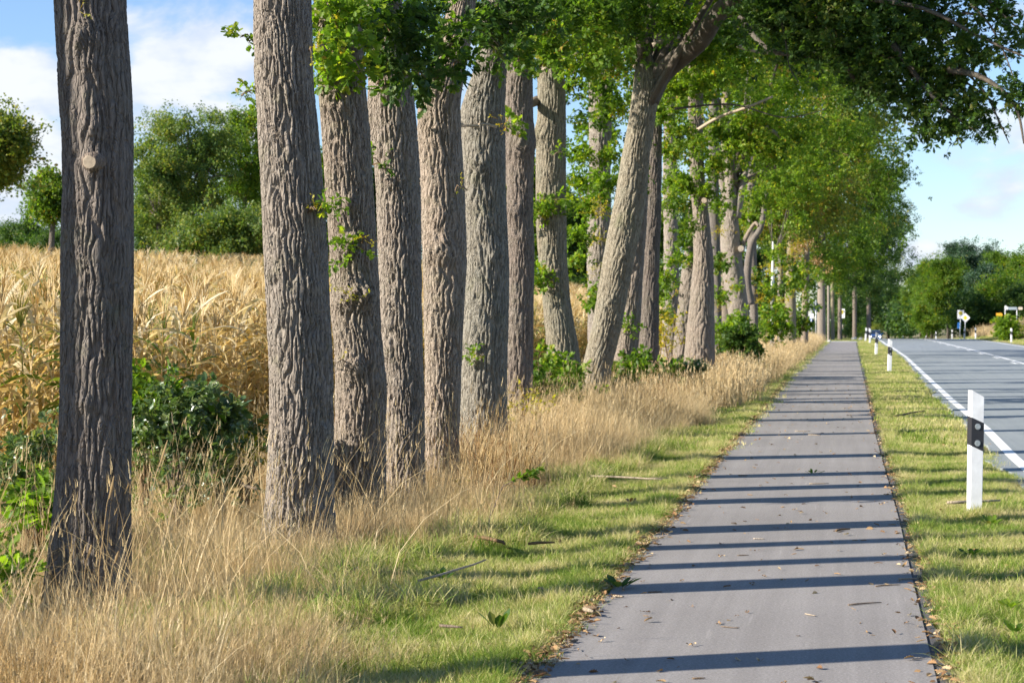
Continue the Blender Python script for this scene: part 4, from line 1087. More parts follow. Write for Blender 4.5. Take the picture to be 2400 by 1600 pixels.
for X0, Y0, X1, Y1 in [(1040, 290, 1062, 286), (1042, 292, 1100, 290), (1100, 285, 1140, 292)]:
    q0 = Vector(at(X0, Y0, 21.0)) - T6.location; q1 = Vector(at(X1, Y1, 21.2)) - T6.location
    mb.tube([q0, q0.lerp(q1, .5) + Vector((0, 0, .01)), q1], [.012, .014, .018], 5)
mb.build('dead_branch', M['deadwood'], T6)

# ------------------------------------------------------------------ woods and single trees in the distance
def far_tree(X, D, Ytop, half_px, label, coll, name='broadleaf_tree', ylow=None, group='trees beyond the maize field', pr=1.3, npuff=40, per=44, scl=(1.2, 2.0), seed=0, sq=1.0, trunk_px=None):
    xb = at(X, 700, D)[0]; zb = float(terrain(xb, D)); zt = at(X, Ytop, D)[2]
    hw = half_px / 4574 * D; zl = zb + .5 if ylow is None else at(X, ylow, D)[2]
    t = empty(name, (xb, D, zb), label, 'tree', group)
    zc = (zt + zl) / 2; rz = (zt - zl) / 2
    mb = MB(); r0 = max(.16, hw * .07)
    mb.tube([(0, 0, -.2), (0, 0, (zc - zb) * .5), (.2, 0, zc - zb), (0, .1, (zt - zb) * .85)], [r0 * 1.2, r0, r0 * .7, .04], 9); mb.build('trunk', M['branch'], t, True)
    crown(t, (xb, D, zc), (hw * .88, hw * .88, rz * .88), npuff, pr, per, C[coll], Vector((xb, D, zc - rz * .3)), 7, seed=seed, inner=.3, scl=scl, r0=r0 * .7)
    return t


GL = 'trees beyond the maize field'
far_tree(430, 125, 205, 125, 'large rounded oak with yellowing crown beyond the maize, between the first two trunks', 'clump_bg', seed=301, pr=1.5, npuff=60, per=34, ylow=560)
far_tree(362, 122, 295, 72, 'lower yellow-green bough mass left of the big oak behind the first trunk', 'clump_bg', seed=317, pr=1.2, npuff=30, per=28, ylow=590)
far_tree(560, 132, 180, 90, 'taller darker green tree close left of the second trunk, beyond the maize', 'clump', seed=302, pr=1.5, npuff=50, per=34, ylow=560)
far_tree(510, 112, 475, 130, 'low rounded shrubby tree at the maize edge under the big oak', 'clump_bg', seed=303, pr=1.2, npuff=46, per=36, ylow=625)
far_tree(-20, 84, 250, 90, 'nearer spreading tree cut by the left picture edge', 'clump_autumn', seed=304, pr=.9, npuff=34, ylow=440)
far_tree(118, 96, 385, 42, 'small leafy bough tree hanging left of the first trunk', 'clump', seed=305, pr=.8, npuff=26, ylow=520)
far_tree(60, 170, 505, 70, 'distant dark wood edge tree at the left above the maize', 'clump_dark', seed=306, pr=1.5, npuff=44, ylow=610)
far_tree(-30, 175, 520, 70, 'distant dark tree at the extreme left above the maize', 'clump_dark', seed=307, pr=1.5, npuff=40, ylow=610)
far_tree(120, 160, 545, 50, 'small dark distant tree tucked left of the first trunk', 'clump_dark', seed=308, pr=1.3, npuff=30, ylow=615)
far_tree(345, 160, 400, 60, 'dark distant tree right of the first trunk', 'clump_dark', seed=309, pr=1.5, npuff=40, ylow=610)
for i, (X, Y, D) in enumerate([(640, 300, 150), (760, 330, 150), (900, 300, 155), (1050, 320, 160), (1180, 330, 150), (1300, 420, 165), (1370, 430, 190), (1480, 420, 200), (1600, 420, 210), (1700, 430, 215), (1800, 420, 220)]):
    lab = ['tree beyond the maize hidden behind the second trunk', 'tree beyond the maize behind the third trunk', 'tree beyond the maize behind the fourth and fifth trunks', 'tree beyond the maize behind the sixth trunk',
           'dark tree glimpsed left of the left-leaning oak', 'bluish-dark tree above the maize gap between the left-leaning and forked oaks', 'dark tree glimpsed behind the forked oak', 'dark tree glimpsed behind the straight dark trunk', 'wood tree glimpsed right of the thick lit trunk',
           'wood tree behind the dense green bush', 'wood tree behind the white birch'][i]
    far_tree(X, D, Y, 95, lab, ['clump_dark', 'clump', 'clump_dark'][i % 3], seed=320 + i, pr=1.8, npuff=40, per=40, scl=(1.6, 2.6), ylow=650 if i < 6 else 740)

GR = 'trees of the wood beyond the road'
for i, (X, D, Y, hp, lab, cl, nm) in enumerate([
    (2090, 430, 640, 40, 'deep green tree at the vanishing end of the road', 'clump_dark', 'broadleaf_tree'),
    (2040, 450, 600, 45, 'dark tree behind the approaching car', 'clump_dark', 'broadleaf_tree'),
    (1985, 440, 580, 50, 'dark tree far behind the path end, left of the car', 'clump_dark', 'broadleaf_tree'),
    (1940, 280, 560, 50, 'dark tree behind the bus stop sign far away', 'clump_dark', 'broadleaf_tree'),
    (2115, 395, 590, 34, 'green tree at the left end of the right-hand wood', 'clump', 'broadleaf_tree'),
    (2178, 292, 578, 50, 'yellowish rounded tree behind the roadside signs on the right', 'clump', 'broadleaf_tree'),
    (2140, 355, 572, 44, 'grey-green tree left of the yellowish one', 'clump', 'broadleaf_tree'),
    (2222, 300, 538, 36, 'tall bluish pine rising above the right-hand wood', 'clump_pine', 'pine_tree'),
    (2190, 320, 552, 22, 'shorter pine left of the tallest pine', 'clump_pine', 'pine_tree'),
    (2262, 270, 600, 44, 'dark green tree under the pine', 'clump_pine', 'broadleaf_tree'),
    (2270, 310, 565, 32, 'bluish tree right behind the tallest pine', 'clump_pine', 'broadleaf_tree'),
    (2310, 280, 562, 44, 'broad grey-green tree near the right edge of the wood', 'clump', 'broadleaf_tree'),
    (2352, 240, 566, 44, 'tree cut by the right edge, above the bright bush', 'clump', 'broadleaf_tree'),
    (2290, 228, 640, 40, 'dark lower tree behind the yellow sign', 'clump', 'broadleaf_tree'),
    (2345, 225, 655, 40, 'dark lower tree behind the signpost at the right edge', 'clump_dark', 'broadleaf_tree'),
    (2130, 335, 665, 26, 'small bushy tree at the left foot of the right-hand wood', 'clump', 'broadleaf_tree'),
    (2235, 226, 680, 30, 'small dark bushy tree just behind the diamond sign', 'clump_dark', 'broadleaf_tree'),
    (2072, 425, 665, 26, 'rounded small tree between the car and the right-hand wood', 'clump', 'broadleaf_tree'),
    (2400, 235, 570, 50, 'tree just outside the right edge of the wood', 'clump', 'broadleaf_tree')]):
    far_tree(X, D, Y, hp, lab, cl, nm, group=GR, seed=400 + i, pr=1.5, npuff=44, per=40, scl=(1.7, 2.8))
# solid far-off wood closing the horizon
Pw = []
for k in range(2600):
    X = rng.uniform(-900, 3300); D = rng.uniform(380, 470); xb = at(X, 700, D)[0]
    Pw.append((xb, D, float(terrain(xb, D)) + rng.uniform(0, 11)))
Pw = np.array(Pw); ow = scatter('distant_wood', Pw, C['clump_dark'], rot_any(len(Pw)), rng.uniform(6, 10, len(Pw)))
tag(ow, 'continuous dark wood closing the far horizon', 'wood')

# ------------------------------------------------------------------ bushes
def bush(X, Y, D, r, n, coll, label, zs=.8, scl=(.8, 1.2), name='bush', spread=1.0, npuff=9, cat='bush', group=None):
    c = at(X, Y, D); zb = float(terrain(c[0], D))
    t = empty(name, (c[0], D, zb), label, cat, group)
    rs = np.random.default_rng(int(X * 7 + Y)); cc = []
    for k in range(npuff):
        d = rs.normal(size=3); d /= np.linalg.norm(d); cc.append(c + d * np.array([r * spread, r * .8, r * zs]) * rs.uniform(.3, .8))
    P = np.concatenate([puff_points(q, r * .5, n // npuff, zs) for q in cc]); P[:, 2] = np.maximum(P[:, 2], zb + .05)
    scatter('foliage', P - np.asarray(t.location), C[coll], rot_any(len(P)), rng.uniform(*scl, len(P)), t)
    mb = MB()
    for q in cc[:7]:
        e = Vector(q) - t.location; mb.tube([(rs.uniform(-.06, .06), rs.uniform(-.06, .06), -.05), (e.x * .35, e.y * .35, e.z * .55), e], [.014, .011, .004], 5)
    mb.build('stems', M['twig'], t)
    return t


bush(405, 1040, 14.9, .56, 520, 'twig_pale', 'dark oak sapling bush between the first two trunks', scl=(.32, .6), npuff=22, spread=1.15, zs=.95, name='oak_sapling')
bush(500, 960, 15.6, .40, 130, 'twig_pale', 'pale-leaved oak sapling in front of the maize, left of the second trunk', scl=(.7, 1.05), name='oak_sapling', zs=.8)
bush(330, 940, 15.2, .34, 110, 'twig', 'small green sapling right behind the nearest trunk', scl=(.7, 1.0), name='oak_sapling')
bush(60, 1080, 13.6, .46, 300, 'twig_pale', 'leafy sapling bush left of the nearest trunk', scl=(.32, .6), name='oak_sapling', npuff=16)
bush(85, 1165, 12.6, .26, 80, 'twig_lime', 'yellow-green low sapling at the left picture edge', scl=(.6, .9), name='oak_sapling')
bush(0, 1340, 9.8, .16, 36, 'twig_lime', 'small lime sapling in the dry grass at the bottom left', scl=(.5, .8), name='oak_sapling')
bush(1225, 900, 27.5, .55, 170, 'twig', 'bush between the waisted oak and the left-leaning oak', scl=(.7, 1.0), zs=1.1)
bush(1190, 950, 24.5, .35, 60, 'twig_yellow', 'yellow-leaved bramble at the foot of the waisted oak', scl=(.9, 1.4), zs=1.1, name='bramble')
bush(1260, 860, 29.0, .5, 110, 'twig_lime', 'lime bush at the foot of the left-leaning oak', scl=(.8, 1.1))
bush(1470, 850, 36, .55, 170, 'twig', 'low bush at the foot of the dark straight oak', scl=(.8, 1.1), spread=1.7, zs=.6)
bush(1570, 860, 38, .45, 130, 'twig_pale', 'pale low bush before the thick lit trunk', scl=(.8, 1.1), spread=1.5, zs=.5)
bush(1420, 890, 33.5, .35, 90, 'twig', 'low dark bush right of the forked oak foot', scl=(.8, 1.1), zs=.7)
bush(1680, 775, 54, .75, 360, 'twig_lime', 'dense lit green bush right of the thick trunk', scl=(.9, 1.3), zs=.8, npuff=12)
bush(1712, 785, 52.5, .6, 300, 'twig_dark', 'dense dark green bush at the feet of the splitting oak', scl=(.9, 1.3), zs=.7, npuff=12)
bush(1540, 745, 46, .5, 90, 'twig_yellow', 'yellowing climber between the dark straight oak and the slim leaning one', scl=(1.2, 1.7), zs=1.6)
bush(1765, 745, 76, 1.0, 130, 'twig_lime', 'low green bush left of the birch foot', scl=(1.2, 1.8), zs=.7)
bush(1836, 750, 92, .55, 90, 'twig', 'dark bush between the far oaks left of the sign poles', scl=(1.3, 2.0), zs=.8)
bush(1912, 757, 168, 1.1, 120, 'clump_dark', 'dark bush behind the feet of the slim far oaks', scl=(.8, 1.2))
bush(1950, 760, 206, 1.2, 120, 'clump_dark', 'dark bush behind the bus stop pole at the path end', scl=(.8, 1.2))
bush(1980, 763, 232, 1.2, 120, 'clump', 'green bush beyond the path end, right of the bus stop pole', scl=(.8, 1.2))
bush(2316, 757, 150, 1.15, 330, 'twig_lime', 'bright green round bush at the right edge beside the road', scl=(1.6, 2.4), zs=.8, npuff=14)
bush(2356, 765, 152, .9, 150, 'clump_autumn', 'olive bush right of the bright green one', scl=(.7, 1.1), zs=.8)
bush(2006, 758, 300, 1.2, 90, 'clump_autumn', 'yellowish bush behind the last posts', scl=(.8, 1.2), zs=1.0)
# climbing shoots on the maize side between trunks
bush(560, 1040, 15.3, .22, 40, 'twig_yellow', 'thin yellow-leaved bramble left of the second trunk foot', scl=(.7, 1.0), name='bramble')
bush(1060, 1120, 17.6, .01, 9, 'twig_yellow', 'sparse yellow bramble shoot right of the fifth trunk', scl=(.4, .6), name='bramble', npuff=3)

# ------------------------------------------------------------------ maize field
def maize_points():
    rs = np.random.default_rng(77); pts = []
    rows = np.arange(-8.3, -58, -.75)
    for x in rows:
        yy = np.arange(10, 190, .17 if x > -14 else .24); yy = yy + rs.uniform(-.05, .05, len(yy))
        xx = x + rs.normal(0, .06, len(yy)); keep = rs.random(len(yy)) < (1 if x > -22 else .6)
        pts.append(np.stack([xx[keep], yy[keep]], -1))
    P = np.concatenate(pts); z = terrain(P[:, 0], P[:, 1])
    P = np.concatenate([P, z[:, None]], 1)
    k = in_view(P + np.array([0, 0, 1.2]), .02)
    P = P[k]
    # rows hidden far behind others on the flat crest are dropped
    return P[(P[:, 0] > -34) & (P[:, 1] < 150)]


PM = maize_points()
dist = np.linalg.norm(PM[:, :2], axis=1); order = np.argsort(dist)
near = PM[order[:220]]; rest = PM[order[220:]]
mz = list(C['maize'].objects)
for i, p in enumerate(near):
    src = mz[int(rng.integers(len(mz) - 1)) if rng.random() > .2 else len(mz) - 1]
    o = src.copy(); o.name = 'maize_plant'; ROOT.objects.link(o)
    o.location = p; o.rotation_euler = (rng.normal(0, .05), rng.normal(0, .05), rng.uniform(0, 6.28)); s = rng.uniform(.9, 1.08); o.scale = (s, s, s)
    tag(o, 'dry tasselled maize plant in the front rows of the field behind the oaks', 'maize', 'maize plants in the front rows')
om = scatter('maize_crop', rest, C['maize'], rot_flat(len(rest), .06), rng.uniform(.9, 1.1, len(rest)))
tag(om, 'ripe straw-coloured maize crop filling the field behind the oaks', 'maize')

# ------------------------------------------------------------------ grass
def sample(n, x0, x1, y0, y1, dens=None, seed=1):
    r = np.random.default_rng(seed)
    P = np.stack([r.uniform(x0, x1, n), r.uniform(y0, y1, n)], -1)
    P = np.concatenate([P, terrain(P[:, 0], P[:, 1])[:, None]], 1)
    k = in_view(P + np.array([0, 0, .2]), .03)
    P = P[k]
    if dens is not None: P = P[r.random(len(P)) < dens(P[:, 0], P[:, 1])]
    return P


def wob(y, s=0.): return .22 * np.sin(y * .9 + s) + .14 * np.sin(y * 2.3 + 1 + s) + .08 * np.sin(y * 5.1 + s)


def left_edge(y): return np.interp(y, PL[:, 0], PL[:, 1])
def right_edge(y): return np.interp(y, PR[:, 0], PR[:, 1])
def road_edge(y): return np.interp(y, RL[:, 0], RL[:, 1]) - .24


def hay_edge(y): return -2.5 - .12 * np.exp(-((y - 16) / 5) ** 2) + wob(y) * .8 + np.interp(y, [8, 12, 20, 35, 60, 140], [.15, -.1, -.1, .25, .4, .4])


gL = lambda x, y: ((x < left_edge(y) - .02 + .03 * np.sin(y * 7)) & (x > hay_edge(y) - .9)) * np.where(x < hay_edge(y), .45, 1.0) * (.55 + .45 * (np.sin(x * 3.1 + y * .7) * np.sin(y * 1.3 - x) > -.35))
gR = lambda x, y: ((x > right_edge(y) + .02) & (x < road_edge(y) - .03 + .12 * np.sin(y * 2.7) * np.sin(y * .8))) * np.where(np.sin(x * 2.6 + y * 1.1 + 1) * np.sin(y * .9 - x * 1.5) > .30, .22, 1.0)
P = np.concatenate([sample(26000, -4.6, -1.3, 7.5, 24, gL, 1), sample(26000, .4, 2.3, 7.5, 26, gR, 2)])
o = scatter('short_grass', P, C['grass'], rot_flat(len(P)), rng.uniform(.7, 1.25, len(P))); tag(o, 'short green and straw grass on the verges beside the path', 'grass')
# longer green fringe along both path edges and in patches
fr = []
for k in range(3900):
    y_ = 7.5 + 50 * rng.random() ** 1.6; s = rng.random()
    if s < .62: x_ = left_edge(y_) - abs(rng.normal(0, .14)) - .02 - .10 * abs(math.sin(y_ * 1.9))
    else: x_ = right_edge(y_) + abs(rng.normal(0, .09)) + .03
    fr.append((x_, y_))
for k in range(1500):
    y_ = 8 + 45 * rng.random() ** 1.5; x_ = rng.uniform(-3.1, -1.5) if rng.random() < .6 else rng.uniform(.6, 1.7)
    if math.sin(x_ * 3.3 + y_ * .8) * math.sin(y_ * 1.7 + 2) > .25: fr.append((x_, y_))
for k in range(26):
    fr.append((1.02 + rng.normal(0, .09), 16.64 + rng.normal(-.05, .08)))
fr = np.array(fr); fr = np.concatenate([fr, terrain(fr[:, 0], fr[:, 1])[:, None]], 1); fr = fr[in_view(fr)]
o = scatter('long_grass', fr, C['grass_long'], rot_flat(len(fr), .2), rng.uniform(.55, 1.1, len(fr))); tag(o, 'longer lush green grass fringing the path edges', 'grass')
P = np.concatenate([sample(9000, -5.0, -1.4, 24, 145, gL, 3), sample(6000, .4, 2.6, 26, 145, lambda x, y: ((x > right_edge(y) + .22) & (x < road_edge(y) - .2)) * 1.0, 4),
                    sample(5000, 10.8, 16, 60, 260, lambda x, y: (x > np.interp(y, RL[:, 0], RL[:, 1]) + 8.2) * 1., 5), sample(1500, -2.2, 2.0, 150, 260, None, 6)])
o = scatter('far_grass', P, C['grass_far'], rot_flat(len(P), .05), rng.uniform(.7, 1.2, len(P))); tag(o, 'verge grass farther along the path and the road', 'grass')

hy = lambda x, y: ((x < hay_edge(y) + .15) & (x > -7.6)) * np.clip(.35 + (hay_edge(y) - x) * 1.3, .15, 1) * np.where(x < -5.8, .5, 1)
P = sample(15000, -7.6, -1.9, 7.2, 34, hy, 7)
sc = rng.uniform(.55, 1.2, len(P)) * np.clip(.62 + (hay_edge(P[:, 1]) - P[:, 0]) * .45, .5, 1.0) * np.interp(P[:, 1], [7.5, 8.4, 9.2, 10.5, 18, 25, 34], [.85, .68, .48, .42, .58, .9, 1.0]) * (1 + .3 * np.sin(P[:, 0] * 2.3 + P[:, 1] * 1.1) * np.sin(P[:, 1] * 1.9))
rot = rot_flat(len(P), .12); rot[:, 2] = rng.normal(-.1, 1.3, len(P))
o = scatter('dry_grass', P, C['hay'], rot, sc); tag(o, 'tall straw-coloured dry grass around the oak feet', 'grass')
P = sample(620, -6.5, -2.6, 7.6, 30, lambda x, y: (x < hay_edge(y)) * .8, 27)
o = scatter('tall_stalks', P, C['hay_tall'], rot_flat(len(P), .12), rng.uniform(.8, 1.15, len(P))); tag(o, 'sparse taller grass stalks with narrow seed heads standing over the dry grass', 'grass')
P = sample(5200, -5.0, -2.2, 7.6, 34, lambda x, y: (x < hay_edge(y) + .4) * np.clip(1.2 - (hay_edge(y) - x) * .6, .1, 1) * (np.sin(x * 2.9 - y * 1.1) * np.sin(y * .8 + x) > -.1), 28)
o = scatter('long_grass', P, C['grass_long'], rot_flat(len(P), .2), rng.uniform(.9, 1.8, len(P))); tag(o, 'green grass blades growing up through the dry grass', 'grass')
P = sample(7000, -7.6, -1.9, 34, 140, lambda x, y: hy(x, y) * .7, 8)
o = scatter('dry_grass', P, C['hay_far'], rot_flat(len(P), .1), rng.uniform(.75, 1.1, len(P))); tag(o, 'tall pale dry grass farther down the tree row', 'grass')
P = sample(4200, 12.2, 30, 90, 215, lambda x, y: np.clip((x - 12) / 2, 0, 1), 9)
o = scatter('dry_grass', P, C['hay_far'], rot_flat(len(P), .1), rng.uniform(.9, 1.6, len(P))); tag(o, 'dry grass bank on the far side of the road', 'grass')
P = sample(2500, -6.5, -2.8, 17, 40, lambda x, y: (np.sin(x * 1.7 + y * .6) * np.sin(y * .37 + x) > .1) * .6, 10)
o = scatter('dry_weeds', P, C['weed'], rot_flat(len(P), .1), rng.uniform(.6, 1.1, len(P))); tag(o, 'rust-brown dried weeds mixed into the dry grass', 'weeds')
P = sample(700, -7.8, -5.2, 9, 30, None, 12)
o = scatter('undergrowth', P, C['twig'], rot_any(len(P)), rng.uniform(.5, .9, len(P))); o.location.z = .12; tag(o, 'sparse green undergrowth between the oaks and the maize', 'undergrowth')

# leaf litter gathered along the path edges
lt = []
for k in range(5200):
    y_ = 7.5 + 45 * rng.random() ** 1.5
    if rng.random() < .66: x_ = left_edge(y_) + rng.normal(-.01, .045)
    elif rng.random() < .8: x_ = right_edge(y_) + rng.normal(-.02, .05)
    else: x_ = rng.uniform(-3.4, 1.8)
    lt.append((x_, y_, .016 if -1.45 < x_ < .42 else max(.02, float(terrain(x_, y_)) + .03)))
for k in range(230):
    lt.append((rng.uniform(-1.35, .38), 7.5 + 40 * rng.random() ** 1.4, .014))
lt = np.array(lt)
o = scatter('leaf_litter', lt, C['litter'], np.stack([rng.normal(0, .25, len(lt)), rng.normal(0, .25, len(lt)), rng.uniform(0, 6.28, len(lt))], -1), rng.uniform(.35, .9, len(lt)))
tag(o, 'brown leaf fragments and crumbs gathered along the path edges', 'leaf litter')

# ------------------------------------------------------------------ sticks and sprigs that can be told apart
def stick(X0, Y0, X1, Y1, r, label, mat='twig', bend=.0, z=.014, fork=False, name='fallen_twig', cat='twig'):
    (a0, a1), (b0, b1) = sheet(X0, Y0), sheet(X1, Y1)
    A = Vector(on_ground(a0, a1)); B = Vector(on_ground(b0, b1)); A.z = max(z, float(terrain(A.x, A.y)) + (.05 if z > .02 else 0)) + r; B.z = max(z, float(terrain(B.x, B.y)) + (.05 if z > .02 else 0)) + r
    d = B - A; s = Vector((-d.y, d.x, 0)).normalized() if d.length > 0 else Vector((0, 1, 0)); L = d.length
    o = empty(name, A, label, cat, 'fallen wood on and beside the path')
    rs = random.Random(X0 + Y0); pts = [A + d * q + s * (bend * L * math.sin(q * math.pi) + rs.uniform(-.02, .02) * L) for q in (0, .25, .5, .75, 1)]
    mb = MB(); mb.tube([p - A for p in pts], [r * .9, r, r * .95, r * .8, r * .5], 7); mb.build('stem', M[mat], o, True)
    if fork:
        mb = MB(); q = pts[3] - A; mb.tube([q, q + s * L * .14 + d * .1, q + s * L * .2 + d * .24], [r * .6, r * .45, r * .25], 5); mb.build('side_twig', M[mat], o, True)
    return o


K = lambda x, y: (1200 + x / 1.96, 1000 + y / 1.96)
def kst(x0, y0, x1, y1, *a, **k): return stick(*K(x0, y0), *K(x1, y1), *a, **k)
kst(1545, 832, 1695, 820, .005, 'dark straight twig on the right half of the near path', bend=.03)
kst(1345, 872, 1395, 882, .004, 'short pale chip of wood right of the path centre', 'deadwood')
kst(960, 930, 1040, 938, .003, 'thin forked twig left of the path centre in the near open stretch', fork=True)
kst(1840, 1082, 1895, 1077, .005, 'small twig on the nearest broad shadow at the right', 'deadwood')
kst(1950, 1170, 2060, 1158, .006, 'twig crossing the right path edge at the bottom', bend=.02)
kst(1775, 712, 1885, 710, .006, 'pale twig at the right edge just above the fourth near shadow', 'deadwood', fork=True)
kst(1670, 745, 1785, 738, .004, 'crooked thin twig below the fourth near shadow', bend=.1)
kst(1840, 748, 1895, 728, .006, 'dark forked twig pointing at the right path edge', fork=True)
kst(1488, 490, 1552, 482, .009, 'dark curled piece of bark below the wide shadow pair', bend=.12)
kst(1108, 524, 1162, 526, .005, 'pale short stick in the middle of the path', 'deadwood')
kst(1035, 601, 1088, 600, .004, 'greenish short stick between two near shadows', 'twig')
kst(1365, 270, 1455, 268, .006, 'mossy stick beside the third distant shadow', 'deadwood')
kst(1040, 232, 1082, 232, .006, 'dark stub of wood left of the green sprig', 'twig')
kst(330, 862, 398, 866, .012, 'thick brown stick poking out of the left verge', 'twig', z=.03)
kst(332, 872, 372, 884, .013, 'thick pale broken stick below the brown one at the left verge', 'deadwood', z=.03)
kst(262, 1005, 302, 998, .008, 'dark knotty twig at the left path edge near the bottom', 'twig')
kst(625, 772, 690, 770, .004, 'thin twig just below the fifth shadow at left', 'twig')
kst(1300, 26, 1370, 26, .007, 'flat pale stick on the far path centre', 'deadwood')
kst(1360, 42, 1420, 44, .006, 'second pale stick on the far path centre, slightly nearer', 'deadwood')
kst(470, 793, 515, 795, .007, 'pale stub lying at the left path edge by the dock plant', 'deadwood')
kst(828, 1172, 888, 1170, .004, 'dark twig at the very bottom of the path', 'twig')
kst(360, 258, 690, 275, .011, 'long whitish branch lying in the left verge grass', 'deadwood', bend=.03, z=.06, name='fallen_branch', cat='branch', fork=True)
K5 = lambda x, y: (700 + x / 2.24, 900 + y / 2.24)
stick(*K5(640, 1130), *K5(995, 1012), .008, 'long grey stalk slanting over the grass left of the path', 'deadwood', z=.10, name='fallen_branch', cat='branch')
stick(*K5(930, 862), *K5(1080, 905), .014, 'dark bent branch in the shaded grass below the fifth trunk', 'twig', z=.07, bend=.1, name='fallen_branch', cat='branch')
stick(*K5(1210, 900), *K5(1345, 892), .011, 'mossy bent branch in the shaded grass right of the dark one', 'twig', z=.07, bend=.15, name='fallen_branch', cat='branch')
stick(*K5(740, 1325), *K5(860, 1335), .008, 'brown broken stick in the grass at the bottom', 'twig', z=.05, name='fallen_branch', cat='branch')
stick(2235 - 15, 1195, 2345, 1190, .014, 'bleached stick lying behind the foot of the near marker post', 'deadwood', z=.05, name='fallen_branch', cat='branch')
stick(2096, 984, 2165, 972, .016, 'brown branch in the right verge beyond the marker post', 'twig', z=.05, name='fallen_branch', cat='branch')
for (x0, y0, x1, y1, lab) in [(1180 / 2.24 + 0, 0, 0, 0, None)]: pass
stick(1000 / 2.24 + 0, 900 + 770 / 2.24, 1290 / 2.24, 900 + 440 / 2.24, .010, 'long bare branch leaning in the dry grass left of the second trunk', 'deadwood', z=.3, name='fallen_branch', cat='branch')
stick(1180 / 2.24, 900 + 690 / 2.24, 1330 / 2.24, 900 + 770 / 2.24, .02, 'mossy broken branch at the foot of the second trunk', 'twig', z=.3, name='fallen_branch', cat='branch')


def leafy(X, Y, n, L, label, mat, z=.02, r=.05, up=.0, name='oak_sprig', cat='sprig', lobes=True, stem=0.0, src=True):
    """a small thing made of single leaves, each leaf a part"""
    a, b_ = sheet(X, Y); p = on_ground(a, b_, z)
    o = empty(name, (p[0], p[1], z), label, cat); rs = random.Random(int(X + Y))
    for k in range(n):
        az = k * 2.4 + rs.uniform(-.3, .3); d = Vector((math.cos(az), math.sin(az), up + rs.uniform(0, .4))); mb = MB()
        v, f = tint_leaf(rs, Vector((math.cos(az), math.sin(az), 0)) * r * rs.uniform(.1, .8) + Vector((0, 0, stem)), d, (0, 0, 1), L * rs.uniform(.7, 1.2), L * .5, lobes); mb.add(v, f, rs.random())
        mb.build('leaf', M[mat], o)
    if stem:
        mb = MB(); mb.tube([(0, 0, -.02), (.01, 0, stem)], [.004, .003], 5); mb.build('stem', M['twig'], o)
    return o


leafy(*K(1380, 212), 9, .07, 'green oak sprig lying in the middle of the path', 'oak_leaf', .016, .08, .25)
leafy(*K(1235, 468), 7, .03, 'crumbled pale leaf heap on the path centre', 'litter', .016, .07, .1, 'leaf_heap', 'leaves', False)
leafy(*K(1120, 566), 5, .03, 'few pale leaf bits between two near shadows', 'litter', .016, .06, .1, 'leaf_heap', 'leaves', False)
leafy(*K(1135, 1076), 3, .03, 'single brown curled leaf on the nearest shadow stripe', 'litter', .016, .01, .8, 'curled_leaf', 'leaf', True)
leafy(*K(1855, 800), 5, .035, 'cluster of brown acorn-like leaf bits near the right edge', 'litter', .016, .05, .3, 'leaf_heap', 'leaves', False)
leafy(*K(490, 735), 10, .11, 'dark dock plant growing at the left path edge', 'oak_leaf_dark', .02, .06, .5, 'dock_plant', 'plant', False)
leafy(*K(2280, 825), 12, .07, 'bright dandelion-like rosette at the right picture edge', 'oak_leaf_lime', .02, .05, .5, 'leaf_rosette', 'plant', False)
leafy(*K(2310, 940), 8, .075, 'broad-leaved rosette low at the right picture edge', 'oak_leaf', .02, .05, .5, 'leaf_rosette', 'plant', False)
leafy(*K(2200, 450), 12, .09, 'low green weed behind the marker post foot', 'oak_leaf', .02, .09, .6, 'leaf_rosette', 'plant', True)
leafy(*K(2110, 590), 7, .09, 'small weed right of the path edge below the marker post', 'oak_leaf', .02, .06, .5, 'leaf_rosette', 'plant', True)
leafy(*K(540, 345), 6, .06, 'brown curled dead leaves on the left verge', 'litter', .05, .05, .8, 'leaf_heap', 'leaves', True)
leafy(*K5(755, 1020), 8, .09, 'dark broad-leaved weed in the grass below the fourth trunk', 'oak_leaf_dark', .05, .04, .7, 'leaf_rosette', 'plant', False)
leafy(*K5(1040, 1275), 6, .10, 'large upright dock leaves in the near verge grass', 'oak_leaf_dark', .03, .04, 1.1, 'dock_plant', 'plant', False)
# leafy oak shoot standing out of the dry grass beside the fifth trunk
q = at(1215, 1085, 15.5); o = empty('oak_shoot', (q[0] - .35, 15.5, float(terrain(q[0], 15.5))), 'single green oak shoot reaching right out of the dry grass', 'sapling')
loc = np.array(o.location); tip = q - loc
mb = MB(); mb.tube([(0, 0, 0), (tip[0] * .4, 0, tip[2] * .75), tuple(tip)], [.007, .005, .002], 5); mb.build('stem', M['twig'], o)
Psh = np.stack([np.linspace(tip[0] * .45, tip[0] * 1.05, 9), rng.uniform(-.03, .03, 9), np.linspace(tip[2] * .8, tip[2] * 1.03, 9)], -1)
scatter('foliage', Psh, C['twig'], np.stack([rng.normal(0, .3, 9), rng.normal(-.2, .2, 9), rng.normal(0, .6, 9)], -1), rng.uniform(.4, .6, 9), o)

